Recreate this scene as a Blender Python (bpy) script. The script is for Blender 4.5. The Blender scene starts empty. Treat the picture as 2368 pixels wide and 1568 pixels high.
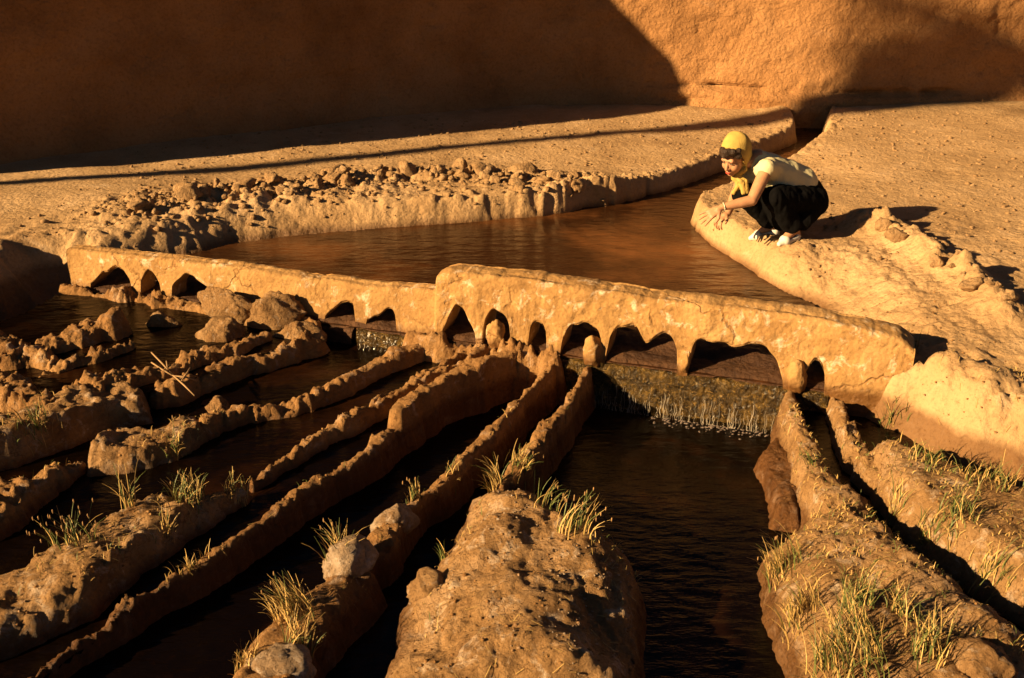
import bpy, bmesh, math, random
import numpy as np
from mathutils import Vector, Matrix

# ---------------------------------------------------------------- camera, sky, sun, exposure
SC = bpy.context.scene
F_PX, CX, CY = 2302.0, 1184.0, 784.0          # photograph measured at 2368 x 1568
TILT, CAM_H = math.radians(24), 2.4
cam = bpy.data.objects.new('camera', bpy.data.cameras.new('camera'))
SC.collection.objects.link(cam)
cam.location = (0, 0, CAM_H)
cam.rotation_euler = (math.pi / 2 - TILT, 0, 0)
cam.data.sensor_width = 36.0
cam.data.lens = 36.0 * F_PX / 2368.0
cam.data.clip_start, cam.data.clip_end = 0.05, 500
SC.camera = cam

SUN_AZ, SUN_EL = math.radians(25), math.radians(21.5)
LIGHT = np.array([math.cos(SUN_AZ) * math.cos(SUN_EL), math.sin(SUN_AZ) * math.cos(SUN_EL), -math.sin(SUN_EL)])
world = bpy.data.worlds.new('World'); SC.world = world; world.use_nodes = True
wn = world.node_tree.nodes
sky = wn.new('ShaderNodeTexSky'); sky.sky_type = 'NISHITA'; sky.sun_disc = False
sky.sun_elevation = SUN_EL; sky.sun_rotation = math.atan2(-LIGHT[0], -LIGHT[1])
sky.dust_density = 0.4; sky.air_density = 0.8; sky.ozone_density = 1.0
world.node_tree.links.new(sky.outputs[0], wn['Background'].inputs[0])
wn['Background'].inputs[1].default_value = 0.011
sun = bpy.data.objects.new('sun', bpy.data.lights.new('sun', 'SUN'))
SC.collection.objects.link(sun)
sun.data.energy = 5.0; sun.data.angle = math.radians(0.55); sun.data.color = (1.0, 0.70, 0.35)
sun.location = (-20, -10, 12)
sun.rotation_euler = Vector(LIGHT).to_track_quat('-Z', 'Y').to_euler()
SC.view_settings.view_transform = 'Standard'; SC.view_settings.look = 'None'
SC.view_settings.exposure = 1.52; SC.view_settings.gamma = 1.0
SC.cycles.max_bounces = 6; SC.cycles.diffuse_bounces = 1
try: SC.cycles.use_adaptive_sampling = True
except Exception: pass

rng = np.random.default_rng(7)
random.seed(7)

# ---------------------------------------------------------------- helpers
def ray(x, y):
    u = (x - CX) / F_PX; v = (y - CY) / F_PX
    return np.array([u, math.cos(TILT) - v * math.sin(TILT), -math.sin(TILT) - v * math.cos(TILT)])
def PW(x, y, z):
    d = ray(x, y); t = (z - CAM_H) / d[2]
    return np.array([d[0] * t, d[1] * t, z])
def PY(x, y, yw):                                 # point of a pixel's ray at forward distance yw
    d = ray(x, y); t = yw / d[1]
    return np.array([d[0] * t, yw, CAM_H + d[2] * t])
def W2(pts, z): return np.array([PW(p[0], p[1], p[2] if len(p) > 2 else z)[:2] for p in pts])

def _hash(ix, iy, iz, seed):
    h = (ix.astype(np.int64) * 374761393 + iy.astype(np.int64) * 668265263 + iz.astype(np.int64) * 1274126177 + seed * 362437) & 0xffffffff
    h = ((h ^ (h >> 13)) * 1274126177) & 0xffffffff
    h = ((h ^ (h >> 16)) * 2246822519) & 0xffffffff
    return ((h ^ (h >> 15)) & 0xffffff) / float(0xffffff) * 2 - 1
def noise(x, y, z=0.0, seed=0):
    x = np.asarray(x, float); y = np.asarray(y, float); z = np.broadcast_to(np.asarray(z, float), x.shape)
    ix, iy, iz = np.floor(x), np.floor(y), np.floor(z)
    fx, fy, fz = x - ix, y - iy, z - iz
    f = lambda t: t * t * t * (t * (t * 6 - 15) + 10)
    fx, fy, fz = f(fx), f(fy), f(fz)
    r = 0
    flat = np.all(z == 0)
    for dz in ((0,) if flat else (0, 1)):
        wz = 1 if flat else (fz if dz else 1 - fz)
        for dy in (0, 1):
            wy = fy if dy else 1 - fy
            for dx in (0, 1):
                wx = fx if dx else 1 - fx
                r = r + _hash(ix + dx, iy + dy, iz + dz, seed) * wx * wy * wz
    return r
def fbm(x, y, z=0.0, oct=4, seed=0, gain=0.5, bill=False):
    x = np.asarray(x, float); y = np.asarray(y, float); z = np.asarray(z, float)
    a, s, tot = 1.0, 0, 0
    for i in range(oct):
        n = noise(x, y, z, seed + i * 17)
        if bill: n = np.abs(n) * 2 - 0.65
        s = s + a * n; tot += a; a *= gain
        x, y, z = x * 2.03 + 11.3, y * 2.03 + 5.1, z * 2.03 + (3.7 if np.any(z) else 0)
    return s / tot
def sstep(a, b, x):
    t = np.clip((x - a) / (b - a), 0, 1); return t * t * (3 - 2 * t)
def seg_dist(X, Y, poly, closed=False):
    """distance to a polyline, and the arc parameter (index + fraction) of the nearest point"""
    best = np.full(X.shape, 1e9); par = np.zeros(X.shape)
    n = len(poly); m = n if closed else n - 1
    for i in range(m):
        a, b = poly[i], poly[(i + 1) % n]
        d = b - a; L = max(d @ d, 1e-12)
        t = np.clip(((X - a[0]) * d[0] + (Y - a[1]) * d[1]) / L, 0, 1)
        q = (X - a[0] - t * d[0]) ** 2 + (Y - a[1] - t * d[1]) ** 2
        m_ = q < best
        best = np.where(m_, q, best); par = np.where(m_, i + t, par)
    return np.sqrt(best), par
def poly_sd(X, Y, poly):                            # negative inside
    d, _ = seg_dist(X, Y, poly, True)
    ins = np.zeros(X.shape, bool); n = len(poly)
    for i in range(n):
        (x1, y1), (x2, y2) = poly[i], poly[(i + 1) % n]
        if y1 == y2: continue
        c = ((y1 > Y) != (y2 > Y)) & (X < (x2 - x1) * (Y - y1) / (y2 - y1) + x1)
        ins ^= c
    return np.where(ins, -d, d)

def new_mesh(name, V, F, smooth=True):
    me = bpy.data.meshes.new(name)
    V = np.asarray(V, np.float32)
    if isinstance(F, np.ndarray):
        k = F.shape[1]
        me.vertices.add(len(V)); me.vertices.foreach_set('co', V.ravel())
        me.loops.add(F.size); me.loops.foreach_set('vertex_index', F.ravel().astype(np.int32))
        me.polygons.add(len(F))
        me.polygons.foreach_set('loop_start', (np.arange(len(F)) * k).astype(np.int32))
        me.update(calc_edges=True); me.validate()
    else:
        me.from_pydata([tuple(map(float, v)) for v in V], [], [tuple(map(int, f)) for f in F]); me.update()
    if smooth: me.polygons.foreach_set('use_smooth', np.ones(len(me.polygons), bool))
    return me
def link(name, me, mat=None, parent=None, loc=None):
    o = bpy.data.objects.new(name, me); SC.collection.objects.link(o)
    if me is not None and mat is not None: me.materials.append(mat)
    if loc is not None: o.location = tuple(map(float, loc))
    if parent is not None:
        o.parent = parent
    return o
def tag(o, label=None, cat=None, group=None, kind=None):
    if label: o['label'] = label
    if cat: o['category'] = cat
    if group: o['group'] = group
    if kind: o['kind'] = kind
    return o
def obj(name, V, F, mat, parent=None, origin=None, smooth=True):
    """V in world space; origin = the object's own base point (world)"""
    V = np.asarray(V, float)
    if parent is not None:
        return link(name, new_mesh(name, V - np.array(parent.location), F, smooth), mat, parent)
    if origin is None: origin = np.array([(V[:, 0].min() + V[:, 0].max()) / 2, (V[:, 1].min() + V[:, 1].max()) / 2, V[:, 2].min()])
    return link(name, new_mesh(name, V - origin, F, smooth), mat, None, origin)
def empty(name, loc):
    o = link(name, None, loc=loc); o.empty_display_size = 0.1; return o
def grid_faces(nu, nv, wrap_u=False, wrap_v=False):
    iu = np.arange(nu if wrap_u else nu - 1); iv = np.arange(nv if wrap_v else nv - 1)
    A, B = np.meshgrid(iu, iv, indexing='ij'); A = A.ravel(); B = B.ravel()
    A2 = (A + 1) % nu; B2 = (B + 1) % nv
    return np.stack([A * nv + B, A2 * nv + B, A2 * nv + B2, A * nv + B2], 1)
def tube(path, radii, k=8, cap=True):
    path = np.asarray(path, float); n = len(path); V = []; F = []
    up = np.array([0.31, 0.17, 0.93])
    for i in range(n):
        t = path[min(i + 1, n - 1)] - path[max(i - 1, 0)]; t = t / (np.linalg.norm(t) + 1e-9)
        a = np.cross(t, up); a /= np.linalg.norm(a) + 1e-9; b = np.cross(t, a)
        for j in range(k):
            w = 2 * math.pi * j / k
            V.append(path[i] + radii[i] * (math.cos(w) * a + math.sin(w) * b))
    for i in range(n - 1):
        for j in range(k):
            F.append((i * k + j, i * k + (j + 1) % k, (i + 1) * k + (j + 1) % k, (i + 1) * k + j))
    if cap: F.append(tuple(range(k - 1, -1, -1))); F.append(tuple(range((n - 1) * k, n * k)))
    return V, F
def join(parts):
    V, F = [], []
    for v, f in parts:
        o = len(V); V.extend(list(v)); F.extend([tuple(i + o for i in q) for q in f])
    return V, F

# ---------------------------------------------------------------- materials
def material(name):
    m = bpy.data.materials.new(name); m.use_nodes = True
    return m, m.node_tree.nodes, m.node_tree.links, m.node_tree.nodes['Principled BSDF']
def N(nodes, kind, **kw):
    n = nodes.new(kind)
    for k, v in kw.items():
        if k in n.inputs: n.inputs[k].default_value = v
        else: setattr(n, k, v)
    return n
def ramp(nodes, stops):
    r = nodes.new('ShaderNodeValToRGB'); e = r.color_ramp.elements
    while len(e) > 1: e.remove(e[-1])
    e[0].position = stops[0][0]; e[0].color = (*stops[0][1], 1)
    for p, c in stops[1:]:
        x = e.new(p); x.color = (*c, 1)
    return r
def mud_mat(name, dark, mid, light, salt=(0.60, 0.47, 0.36), salt_amt=0.25, scale=3.0, bump=0.35, fine=60.0, wet_z=None, rough=0.92, crack=0.0):
    dark, mid, light, salt = [tuple(np.array(c_) * k_) for c_, k_ in ((dark, 0.58), (mid, 0.66), (light, 0.72), (salt, 0.80))]
    m, nd, lk, b = material(name)
    geo = N(nd, 'ShaderNodeNewGeometry')
    pos = geo.outputs['Position']
    n1 = N(nd, 'ShaderNodeTexNoise', Scale=scale, Detail=8.0, Roughness=0.62); lk.new(pos, n1.inputs['Vector'])
    r1 = ramp(nd, [(0.30, dark), (0.50, mid), (0.70, light)]); lk.new(n1.outputs[0], r1.inputs[0])
    n2 = N(nd, 'ShaderNodeTexNoise', Scale=scale * 2.3, Detail=9.0, Roughness=0.72); lk.new(pos, n2.inputs['Vector'])
    n2.inputs['Distortion'].default_value = 0.6
    r2 = ramp(nd, [(0.62 - 0.16 * salt_amt, (0, 0, 0)), (0.78 - 0.1 * salt_amt, (1, 1, 1))]); lk.new(n2.outputs[0], r2.inputs[0])
    mul = N(nd, 'ShaderNodeMath', operation='MULTIPLY'); mul.inputs[1].default_value = min(1, salt_amt * 2.2); lk.new(r2.outputs[0], mul.inputs[0])
    mx = N(nd, 'ShaderNodeMix', data_type='RGBA'); lk.new(mul.outputs[0], mx.inputs[0]); lk.new(r1.outputs[0], mx.inputs[6]); mx.inputs[7].default_value = (*salt, 1)
    n3 = N(nd, 'ShaderNodeTexNoise', Scale=fine, Detail=6.0, Roughness=0.7); lk.new(pos, n3.inputs['Vector'])
    r3 = ramp(nd, [(0.28, (0.62, 0.55, 0.5)), (0.5, (1, 1, 1)), (0.75, (1.12, 1.1, 1.06))]); lk.new(n3.outputs[0], r3.inputs[0])
    m2 = N(nd, 'ShaderNodeMix', data_type='RGBA', blend_type='MULTIPLY'); m2.inputs[0].default_value = 0.75
    lk.new(mx.outputs[2], m2.inputs[6]); lk.new(r3.outputs[0], m2.inputs[7])
    col = m2.outputs[2]
    if wet_z is not None:                            # damp mud where it stands in the water
        sp = N(nd, 'ShaderNodeSeparateXYZ'); lk.new(pos, sp.inputs[0])
        ad = N(nd, 'ShaderNodeMath', operation='MULTIPLY_ADD'); lk.new(n2.outputs[0], ad.inputs[0]); ad.inputs[1].default_value = -0.09; lk.new(sp.outputs[2], ad.inputs[2])
        mr = N(nd, 'ShaderNodeMapRange'); lk.new(ad.outputs[0], mr.inputs[0])
        mr.inputs[1].default_value = wet_z - 0.075; mr.inputs[2].default_value = wet_z - 0.02; mr.inputs[3].default_value = 1; mr.inputs[4].default_value = 0
        m3 = N(nd, 'ShaderNodeMix', data_type='RGBA', blend_type='MULTIPLY'); lk.new(mr.outputs[0], m3.inputs[0]); lk.new(col, m3.inputs[6]); m3.inputs[7].default_value = (0.42, 0.34, 0.28, 1)
        col = m3.outputs[2]
        mr2 = N(nd, 'ShaderNodeMapRange'); lk.new(mr.outputs[0], mr2.inputs[0]); mr2.inputs[3].default_value = rough; mr2.inputs[4].default_value = 0.45
        lk.new(mr2.outputs[0], b.inputs['Roughness'])
    else: b.inputs['Roughness'].default_value = rough
    lk.new(col, b.inputs['Base Color'])
    n4 = N(nd, 'ShaderNodeTexNoise', Scale=fine * 0.35, Detail=10.0, Roughness=0.7); lk.new(pos, n4.inputs['Vector'])
    bp = N(nd, 'ShaderNodeBump', Strength=min(1, bump * 1.5), Distance=0.05); lk.new(n4.outputs[0], bp.inputs['Height'])
    vo = N(nd, 'ShaderNodeTexVoronoi', Scale=fine * 0.8, feature='SMOOTH_F1'); lk.new(pos, vo.inputs['Vector'])
    bp2 = N(nd, 'ShaderNodeBump', Strength=bump * 0.9, Distance=0.015); bp2.invert = True
    lk.new(vo.outputs[0], bp2.inputs['Height']); lk.new(bp.outputs[0], bp2.inputs['Normal'])
    lk.new(bp2.outputs[0], b.inputs['Normal'])
    if crack:
        nw = N(nd, 'ShaderNodeTexNoise', Scale=5.0, Detail=4.0); lk.new(pos, nw.inputs['Vector'])
        mw = N(nd, 'ShaderNodeMix', data_type='VECTOR'); mw.inputs[0].default_value = 0.22; lk.new(pos, mw.inputs[4]); lk.new(nw.outputs[1], mw.inputs[5])
        ve = N(nd, 'ShaderNodeTexVoronoi', Scale=crack, feature='DISTANCE_TO_EDGE'); lk.new(mw.outputs[1], ve.inputs['Vector'])
        rc = ramp(nd, [(0.0, (0.0, 0.0, 0.0)), (0.014, (1, 1, 1))]); lk.new(ve.outputs[0], rc.inputs[0])
        rk = ramp(nd, [(0.44, (1, 1, 1)), (0.56, (0, 0, 0))]); lk.new(n1.outputs[0], rk.inputs[0])
        mxk = N(nd, 'ShaderNodeMath', operation='MAXIMUM'); lk.new(rc.outputs[0], mxk.inputs[0]); lk.new(rk.outputs[0], mxk.inputs[1])
        b3 = N(nd, 'ShaderNodeBump', Strength=0.5, Distance=0.012); lk.new(mxk.outputs[0], b3.inputs['Height']); lk.new(bp2.outputs[0], b3.inputs['Normal']); lk.new(b3.outputs[0], b.inputs['Normal'])
        mc = N(nd, 'ShaderNodeMix', data_type='RGBA', blend_type='MULTIPLY'); mc.inputs[0].default_value = 1.0; lk.new(col, mc.inputs[6])
        rcol = ramp(nd, [(0.0, (0.66, 0.58, 0.52)), (1.0, (1, 1, 1))]); lk.new(mxk.outputs[0], rcol.inputs[0]); lk.new(rcol.outputs[0], mc.inputs[7]); lk.new(mc.outputs[2], b.inputs['Base Color'])
    b.inputs['Specular IOR Level'].default_value = 0.2
    return m
def plain(name, col, rough=0.7, bump=0.0, bscale=80.0, spec=0.3, var=0.15, vscale=20.0, coat=0.0):
    m, nd, lk, b = material(name)
    tc = N(nd, 'ShaderNodeTexCoord')
    n1 = N(nd, 'ShaderNodeTexNoise', Scale=vscale, Detail=6.0); lk.new(tc.outputs['Object'], n1.inputs['Vector'])
    c = np.array(col)
    r = ramp(nd, [(0.3, tuple(c * (1 - var))), (0.7, tuple(np.minimum(c * (1 + var), 1)))]); lk.new(n1.outputs[0], r.inputs[0])
    lk.new(r.outputs[0], b.inputs['Base Color'])
    b.inputs['Roughness'].default_value = rough; b.inputs['Specular IOR Level'].default_value = spec
    if bump:
        n2 = N(nd, 'ShaderNodeTexNoise', Scale=bscale, Detail=6.0); lk.new(tc.outputs['Object'], n2.inputs['Vector'])
        bp = N(nd, 'ShaderNodeBump', Strength=bump, Distance=0.01); lk.new(n2.outputs[0], bp.inputs['Height']); lk.new(bp.outputs[0], b.inputs['Normal'])
    return m
def water_mat(name, deep, silt, ns=1.6, rough=0.06, ripple=0.25, rs=14.0, lo=0.48, hi=0.72, spec=0.5):
    m, nd, lk, b = material(name)
    geo = N(nd, 'ShaderNodeNewGeometry'); pos = geo.outputs['Position']
    n1 = N(nd, 'ShaderNodeTexNoise', Scale=ns, Detail=7.0, Roughness=0.6); lk.new(pos, n1.inputs['Vector'])
    r1 = ramp(nd, [(lo, deep), (hi, silt)]); lk.new(n1.outputs[0], r1.inputs[0]); lk.new(r1.outputs[0], b.inputs['Base Color'])
    mp = N(nd, 'ShaderNodeMapping'); mp.inputs['Scale'].default_value = (0.55, 1.5, 1); lk.new(pos, mp.inputs[0])
    n2 = N(nd, 'ShaderNodeTexNoise', Scale=rs, Detail=5.0, Roughness=0.55); lk.new(mp.outputs[0], n2.inputs['Vector'])
    bp = N(nd, 'ShaderNodeBump', Strength=ripple, Distance=0.03); lk.new(n2.outputs[0], bp.inputs['Height']); lk.new(bp.outputs[0], b.inputs['Normal'])
    b.inputs['Roughness'].default_value = rough; b.inputs['IOR'].default_value = 1.33; b.inputs['Specular IOR Level'].default_value = spec
    return m

M_GROUND = mud_mat('dry_earth', (0.50, 0.295, 0.135), (0.61, 0.38, 0.185), (0.68, 0.44, 0.235), salt=(0.74, 0.54, 0.36), salt_amt=0.28, scale=1.7, bump=0.40, fine=45, wet_z=0.03)
M_WALL = mud_mat('adobe_plaster', (0.40, 0.19, 0.068), (0.52, 0.255, 0.098), (0.58, 0.30, 0.125), salt_amt=0.06, scale=1.2, bump=0.7, fine=38)
M_WEIR = mud_mat('weir_plaster', (0.40, 0.21, 0.075), (0.52, 0.29, 0.105), (0.58, 0.34, 0.14), salt=(0.95, 0.80, 0.62), salt_amt=0.42, scale=4.2, bump=0.26, fine=60, wet_z=0.035, crack=1.8)
M_RIDGE = mud_mat('ridge_mud', (0.30, 0.145, 0.05), (0.42, 0.215, 0.078), (0.50, 0.275, 0.11), salt=(0.66, 0.50, 0.38), salt_amt=0.4, scale=4.0, bump=0.55, fine=55, wet_z=-0.12)
M_MOUND = mud_mat('crusted_mud', (0.30, 0.15, 0.055), (0.44, 0.245, 0.10), (0.54, 0.33, 0.17), salt=(0.72, 0.56, 0.42), salt_amt=0.5, scale=4.2, bump=0.6, fine=60, wet_z=-0.14, crack=9.0)
M_ROCK = mud_mat('clod_mud', (0.30, 0.15, 0.055), (0.40, 0.22, 0.09), (0.48, 0.29, 0.14), salt=(0.66, 0.54, 0.44), salt_amt=0.35, scale=9.0, bump=0.6, fine=70, wet_z=-0.16)
M_PALE = mud_mat('salt_crusted_rock', (0.33, 0.19, 0.09), (0.46, 0.31, 0.19), (0.55, 0.42, 0.31), salt=(0.66, 0.55, 0.46), salt_amt=0.6, scale=9.0, bump=0.6, fine=60, wet_z=-0.18)
M_MOSS = mud_mat('mossy_stone', (0.014, 0.008, 0.0025), (0.08, 0.045, 0.011), (0.26, 0.15, 0.035), salt=(0.6, 0.36, 0.10), salt_amt=0.5, scale=16.0, bump=0.9, fine=80, rough=0.30)
M_MOSS.node_tree.nodes['Principled BSDF'].inputs['Specular IOR Level'].default_value = 0.4; M_MOSS.node_tree.nodes['Principled BSDF'].inputs['Roughness'].default_value = 0.2
M_APRON = mud_mat('wet_apron_mud', (0.07, 0.032, 0.018), (0.12, 0.055, 0.026), (0.17, 0.08, 0.036), salt_amt=0.05, scale=6.0, bump=0.7, fine=50, rough=0.55)
M_POOL = water_mat('pool_water', (0.03, 0.011, 0.0035), (0.17, 0.062, 0.018), ns=0.8, rough=0.05, ripple=0.40, rs=12)  # silt tone, raised and warmed to carry the orange reflection as well
M_LOW = water_mat('channel_water', (0.0025, 0.0012, 0.0006), (0.03, 0.010, 0.003), ns=1.7, rough=0.08, ripple=0.3, rs=16, lo=0.50, hi=0.80, spec=0.28)

# ---------------------------------------------------------------- plan of the place (pixels -> ground)
WALL_PLAN = np.vstack([[-9.2, 6.2], W2([(0, 365), (300, 325), (600, 290), (900, 255), (1250, 228), (1500, 231), (1700, 238), (1860, 248), (1950, 250), (2060, 244), (2340, 238)], 0.22), [9.0, 12.0], [13.0, 13.2]])
WEIR_A, WEIR_B = np.array([-2.96, 6.24]), np.array([2.06, 4.61])           # left end, right end of the front face
WD = (WEIR_B - WEIR_A) / np.linalg.norm(WEIR_B - WEIR_A); WL = np.linalg.norm(WEIR_B - WEIR_A)
WN = np.array([WD[1], -WD[0]])                                               # towards the camera
def weir_uz(x, y):                                                           # pixel -> (along, height) on the front face
    d = ray(x, y); t = (WEIR_A @ WN) / (d[:2] @ WN)
    p = d * t
    return (p[:2] - WEIR_A) @ WD, CAM_H + p[2]
def weir_p(u, off=0.0): return WEIR_A + WD * u + WN * off

far_line = [(470, 592), (560, 570), (700, 552), (850, 540), (1000, 526), (1100, 516), (1300, 497), (1400, 478), (1500, 456), (1600, 428), (1665, 402)]
POOL = np.vstack([W2(far_line, 0.0), W2([(1770, 318), (1855, 288)], 0.2), [[3.25, 11.6], [3.6, 11.6]],
                  W2([(1900, 300), (1800, 356), (1700, 400)], 0.2), W2([(1605, 478, .05), (1585, 512), (1602, 537), (1650, 580), (1700, 620), (1745, 655), (1800, 688), (1845, 706)], 0.0),
                  [weir_p(4.95, -0.30), weir_p(4.86, -0.02), weir_p(0.1, -0.02), weir_p(0.05, -0.16)]])
LOWP = np.vstack([[weir_p(0.0, -0.1)], W2([(120, 705), (40, 745), (-150, 800)], -0.2), [[-4.6, 4.0], [-4.6, 0.8], [3.4, 0.8]],
                  W2([(2600, 1205), (2450, 1155), (2330, 1112), (2160, 1048), (2040, 975), (1962, 930, -.03)], -0.05), [weir_p(4.87, -0.1)]])
BERM_FAR = W2([(300, 470), (480, 440), (640, 425), (800, 405), (950, 385), (1100, 388), (1230, 395), (1340, 405)], 0.25)
BERM_R = W2([(1985, 510), (2030, 512), (2090, 545), (2160, 590), (2240, 640), (2320, 712)], 0.27)
def ground_h(X, Y):
    X = np.asarray(X, float); Y = np.asarray(Y, float)
    base = 0.20 + 0.035 * fbm(X * 0.5, Y * 0.5, oct=3, seed=3) + 0.010 * fbm(X * 3, Y * 3, oct=4, seed=5) + 0.004 * fbm(X * 14, Y * 14, oct=3, seed=9)
    wd, _ = seg_dist(X, Y, WALL_PLAN)
    base = base + 0.03 * (1 - sstep(0, 0.8, wd)) + 0.02 * sstep(1.5, 4, X) * sstep(6.5, 9, Y)
    # crumbled berms of dug-out clods
    bf, _ = seg_dist(X, Y, BERM_FAR)
    cl = fbm(X * 5, Y * 5, oct=4, seed=21, bill=True)
    near = np.exp(-(bf / 0.34) ** 2)
    base = base + near * (0.05 + 0.075 * cl + 0.03 * fbm(X * 19, Y * 19, oct=3, seed=23, bill=True))
    br, bp = seg_dist(X, Y, BERM_R)
    base = base + np.exp(-(br / 0.13) ** 2) * (0.12 + 0.06 * cl + 0.03 * fbm(X * 12, Y * 12, oct=3, seed=8, bill=True))
    rough_r = sstep(1.3, 1.7, X) * (1 - sstep(6.9, 7.4, Y))
    base = base + rough_r * (0.012 * fbm(X * 7, Y * 7, oct=4, seed=77, bill=True))
    # right bank drops gently towards the lower channels in front of the weir
    wv = (X - WEIR_A[0]) * WN[0] + (Y - WEIR_A[1]) * WN[1]
    front = sstep(-0.25, 0.6, wv)
    hump_m = sstep(-0.12, 0.02, wv)
    base = base + sstep(-0.05, 0.15, wv) * sstep(1.5, 2.0, X) * (0.045 * fbm(X * 5, Y * 5, oct=4, seed=33, bill=True) + 0.015 * fbm(X * 16, Y * 16, oct=3, seed=35, bill=True))
    base = base - front * (0.06 + 0.03 * fbm(X * 2.2, Y * 2.2, oct=3, seed=31)) + hump_m * 0.13 * np.exp(-(((X - 2.05) ** 2 + (Y - 4.65) ** 2) / 0.5 ** 2))
    # far-left bank, plus a hump added out of view to throw shade
    base = base + 0.09 * (1 - sstep(-3.2, -2.6, X)) * (1 - sstep(6.4, 7.2, Y)) * fbm(X * 4, Y * 4, oct=4, seed=41, bill=True)
    base = base + 0.62 * np.exp(-(((X + 4.0) / 0.5) ** 2 + ((Y - 5.15) / 0.6) ** 2)) + 0.10 * np.exp(-(((X + 3.4) / 0.5) ** 2 + ((Y - 6.1) / 0.4) ** 2))  # first term: unseen hump left of the frame, shaped to shade the weir's foot
    base = base - 0.055 * sstep(7.6, 9.0, Y) * (1 - sstep(2.6, 3.2, X))
    jx = 0.05 * fbm(X * 3, Y * 3, oct=4, seed=51) + (0.022 + 0.03 * sstep(0.3, 1.0, X) * sstep(7, 7.5, Y)) * fbm(X * 11, Y * 11, oct=3, seed=53)
    sp = poly_sd(X, Y, POOL) + jx * np.where(X < 1.2, 0.45 + 0.55 * sstep(-1.5, 0.5, X), 0.4)
    sl = poly_sd(X, Y, LOWP) + jx
    sd = np.minimum(sp, sl)
    floor = np.where(wv < 0.0, -0.20, -0.36)
    bw = np.where(wv < 0, 0.11 + 0.34 * (1 - sstep(-2.2, 0.3, X)) * (wv < 0) + 0.13 * sstep(1.15, 1.5, X) * (1 - sstep(6.6, 7.2, Y)) + 0.38 * sstep(1.7, 2.3, X) * (1 - sstep(6.2, 6.8, Y)), 0.34)
    bank = sstep(0.0, 1.0, (sd + 0.02) / bw) ** 0.8
    cr = fbm(X * 9, Y * 9, oct=4, seed=61, bill=True)
    crum = (0.05 * cr + 0.02 * fbm(X * 27, Y * 27, oct=3, seed=63, bill=True)) * np.exp(-((sd - bw * 0.7) / (bw * 1.3)) ** 2) * np.where(X < 1.3, 0.45 + 0.55 * sstep(-0.8, 0.6, X), 0.45)
    h = floor + (base + crum - floor) * np.where(sd < 0, 0.0, bank) + np.where(sd < 0, 0.02 * fbm(X * 3, Y * 3, oct=3, seed=71), 0)
    return h
FIELDS = [ground_h]
def surf(X, Y):
    h = ground_h(X, Y)
    for f in FIELDS[1:]: h = np.maximum(h, f(X, Y))
    return h
def hit(x, y, t0=2.0, t1=16.0):                     # where a pixel's ray meets the ground or a mud form
    d = ray(x, y); T = np.linspace(t0, t1, 2800)
    P = d[None] * T[:, None]; P[:, 2] += CAM_H
    b = np.nonzero(P[:, 2] <= surf(P[:, 0], P[:, 1]))[0]
    i = b[0] if len(b) else len(T) - 1
    return np.array([P[i, 0], P[i, 1], P[i, 2]])

# ---------------------------------------------------------------- ground sheet
def axis(parts):
    out = []
    for a, b, s in parts: out.append(np.arange(a, b, s))
    return np.unique(np.round(np.concatenate(out), 4))
gx = axis([(-60, -12, 4), (-12, -5, 0.25), (-5, -3.2, 0.04), (-3.2, 4.0, 0.016), (4.0, 6.5, 0.035), (6.5, 13, 0.25), (13, 62, 4)])
gy = axis([(-30, 0, 3), (0, 3.6, 0.15), (3.6, 5.0, 0.025), (5.0, 8.6, 0.0135), (8.6, 12.2, 0.028), (12.2, 20, 0.5), (20, 120, 5)])
GX, GY = np.meshgrid(gx, gy, indexing='ij')
V = np.stack([GX.ravel(), GY.ravel(), ground_h(GX.ravel(), GY.ravel())], 1)
ground = link('ground', new_mesh('ground', V, grid_faces(len(gx), len(gy))), M_GROUND); tag(ground, kind='structure')

# ---------------------------------------------------------------- water
def water_sheet(name, poly, z, res, fn, mat, grow, lip=None):
    x0, y0 = poly.min(0) - grow; x1, y1 = poly.max(0) + grow
    ax = np.arange(x0, x1 + res, res); ay = np.arange(y0, y1 + res, res)
    X, Y = np.meshgrid(ax, ay, indexing='ij'); sd = poly_sd(X.ravel(), Y.ravel(), poly)
    Z = z + fn(X.ravel(), Y.ravel())
    Fc = grid_faces(len(ax), len(ay)); keep = (sd[Fc] < grow).any(1); Fc = Fc[keep]
    used = np.unique(Fc); mp = np.full(len(sd), -1); mp[used] = np.arange(len(used))
    P = np.stack([X.ravel(), Y.ravel(), Z], 1)[used]
    if lip is not None:                              # end cleanly at the weir's lip
        w = (P[:, 0] - WEIR_A[0]) * WN[0] + (P[:, 1] - WEIR_A[1]) * WN[1]
        over = np.maximum(w - lip, 0); P[:, :2] -= WN[None] * over[:, None]
    o = link(name, new_mesh(name, P, mp[Fc]), mat); tag(o, kind='structure'); return o
RC = PW(1560, 505, 0)
def pool_wave(X, Y):
    r = np.hypot(X - RC[0], (Y - RC[1])) + 0.05 * fbm(X * 2, Y * 2, oct=2, seed=90)
    rings = 0.0018 * np.sin(r * 55) * np.exp(-r / 0.9) + 0.0022 * np.sin(r * 34 + 1) * np.exp(-((r - 1.0) / 0.5) ** 2)
    return rings + 0.0035 * fbm(X * 5, Y * 11, oct=3, seed=91) + 0.0012 * fbm(X * 17, Y * 31, oct=2, seed=95)
pool_poly = POOL.copy()
pool_poly[-4:] = [weir_p(4.95, -0.30), weir_p(4.86, 0.012), weir_p(0.1, 0.012), weir_p(0.05, -0.16)]
water_sheet('pool_water', pool_poly, 0.0, 0.02, pool_wave, M_POOL, 0.09, lip=0.022)
low_poly = LOWP.copy(); low_poly[0] = weir_p(0.0, 0.0); low_poly[-1] = weir_p(4.86, 0.0)
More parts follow.
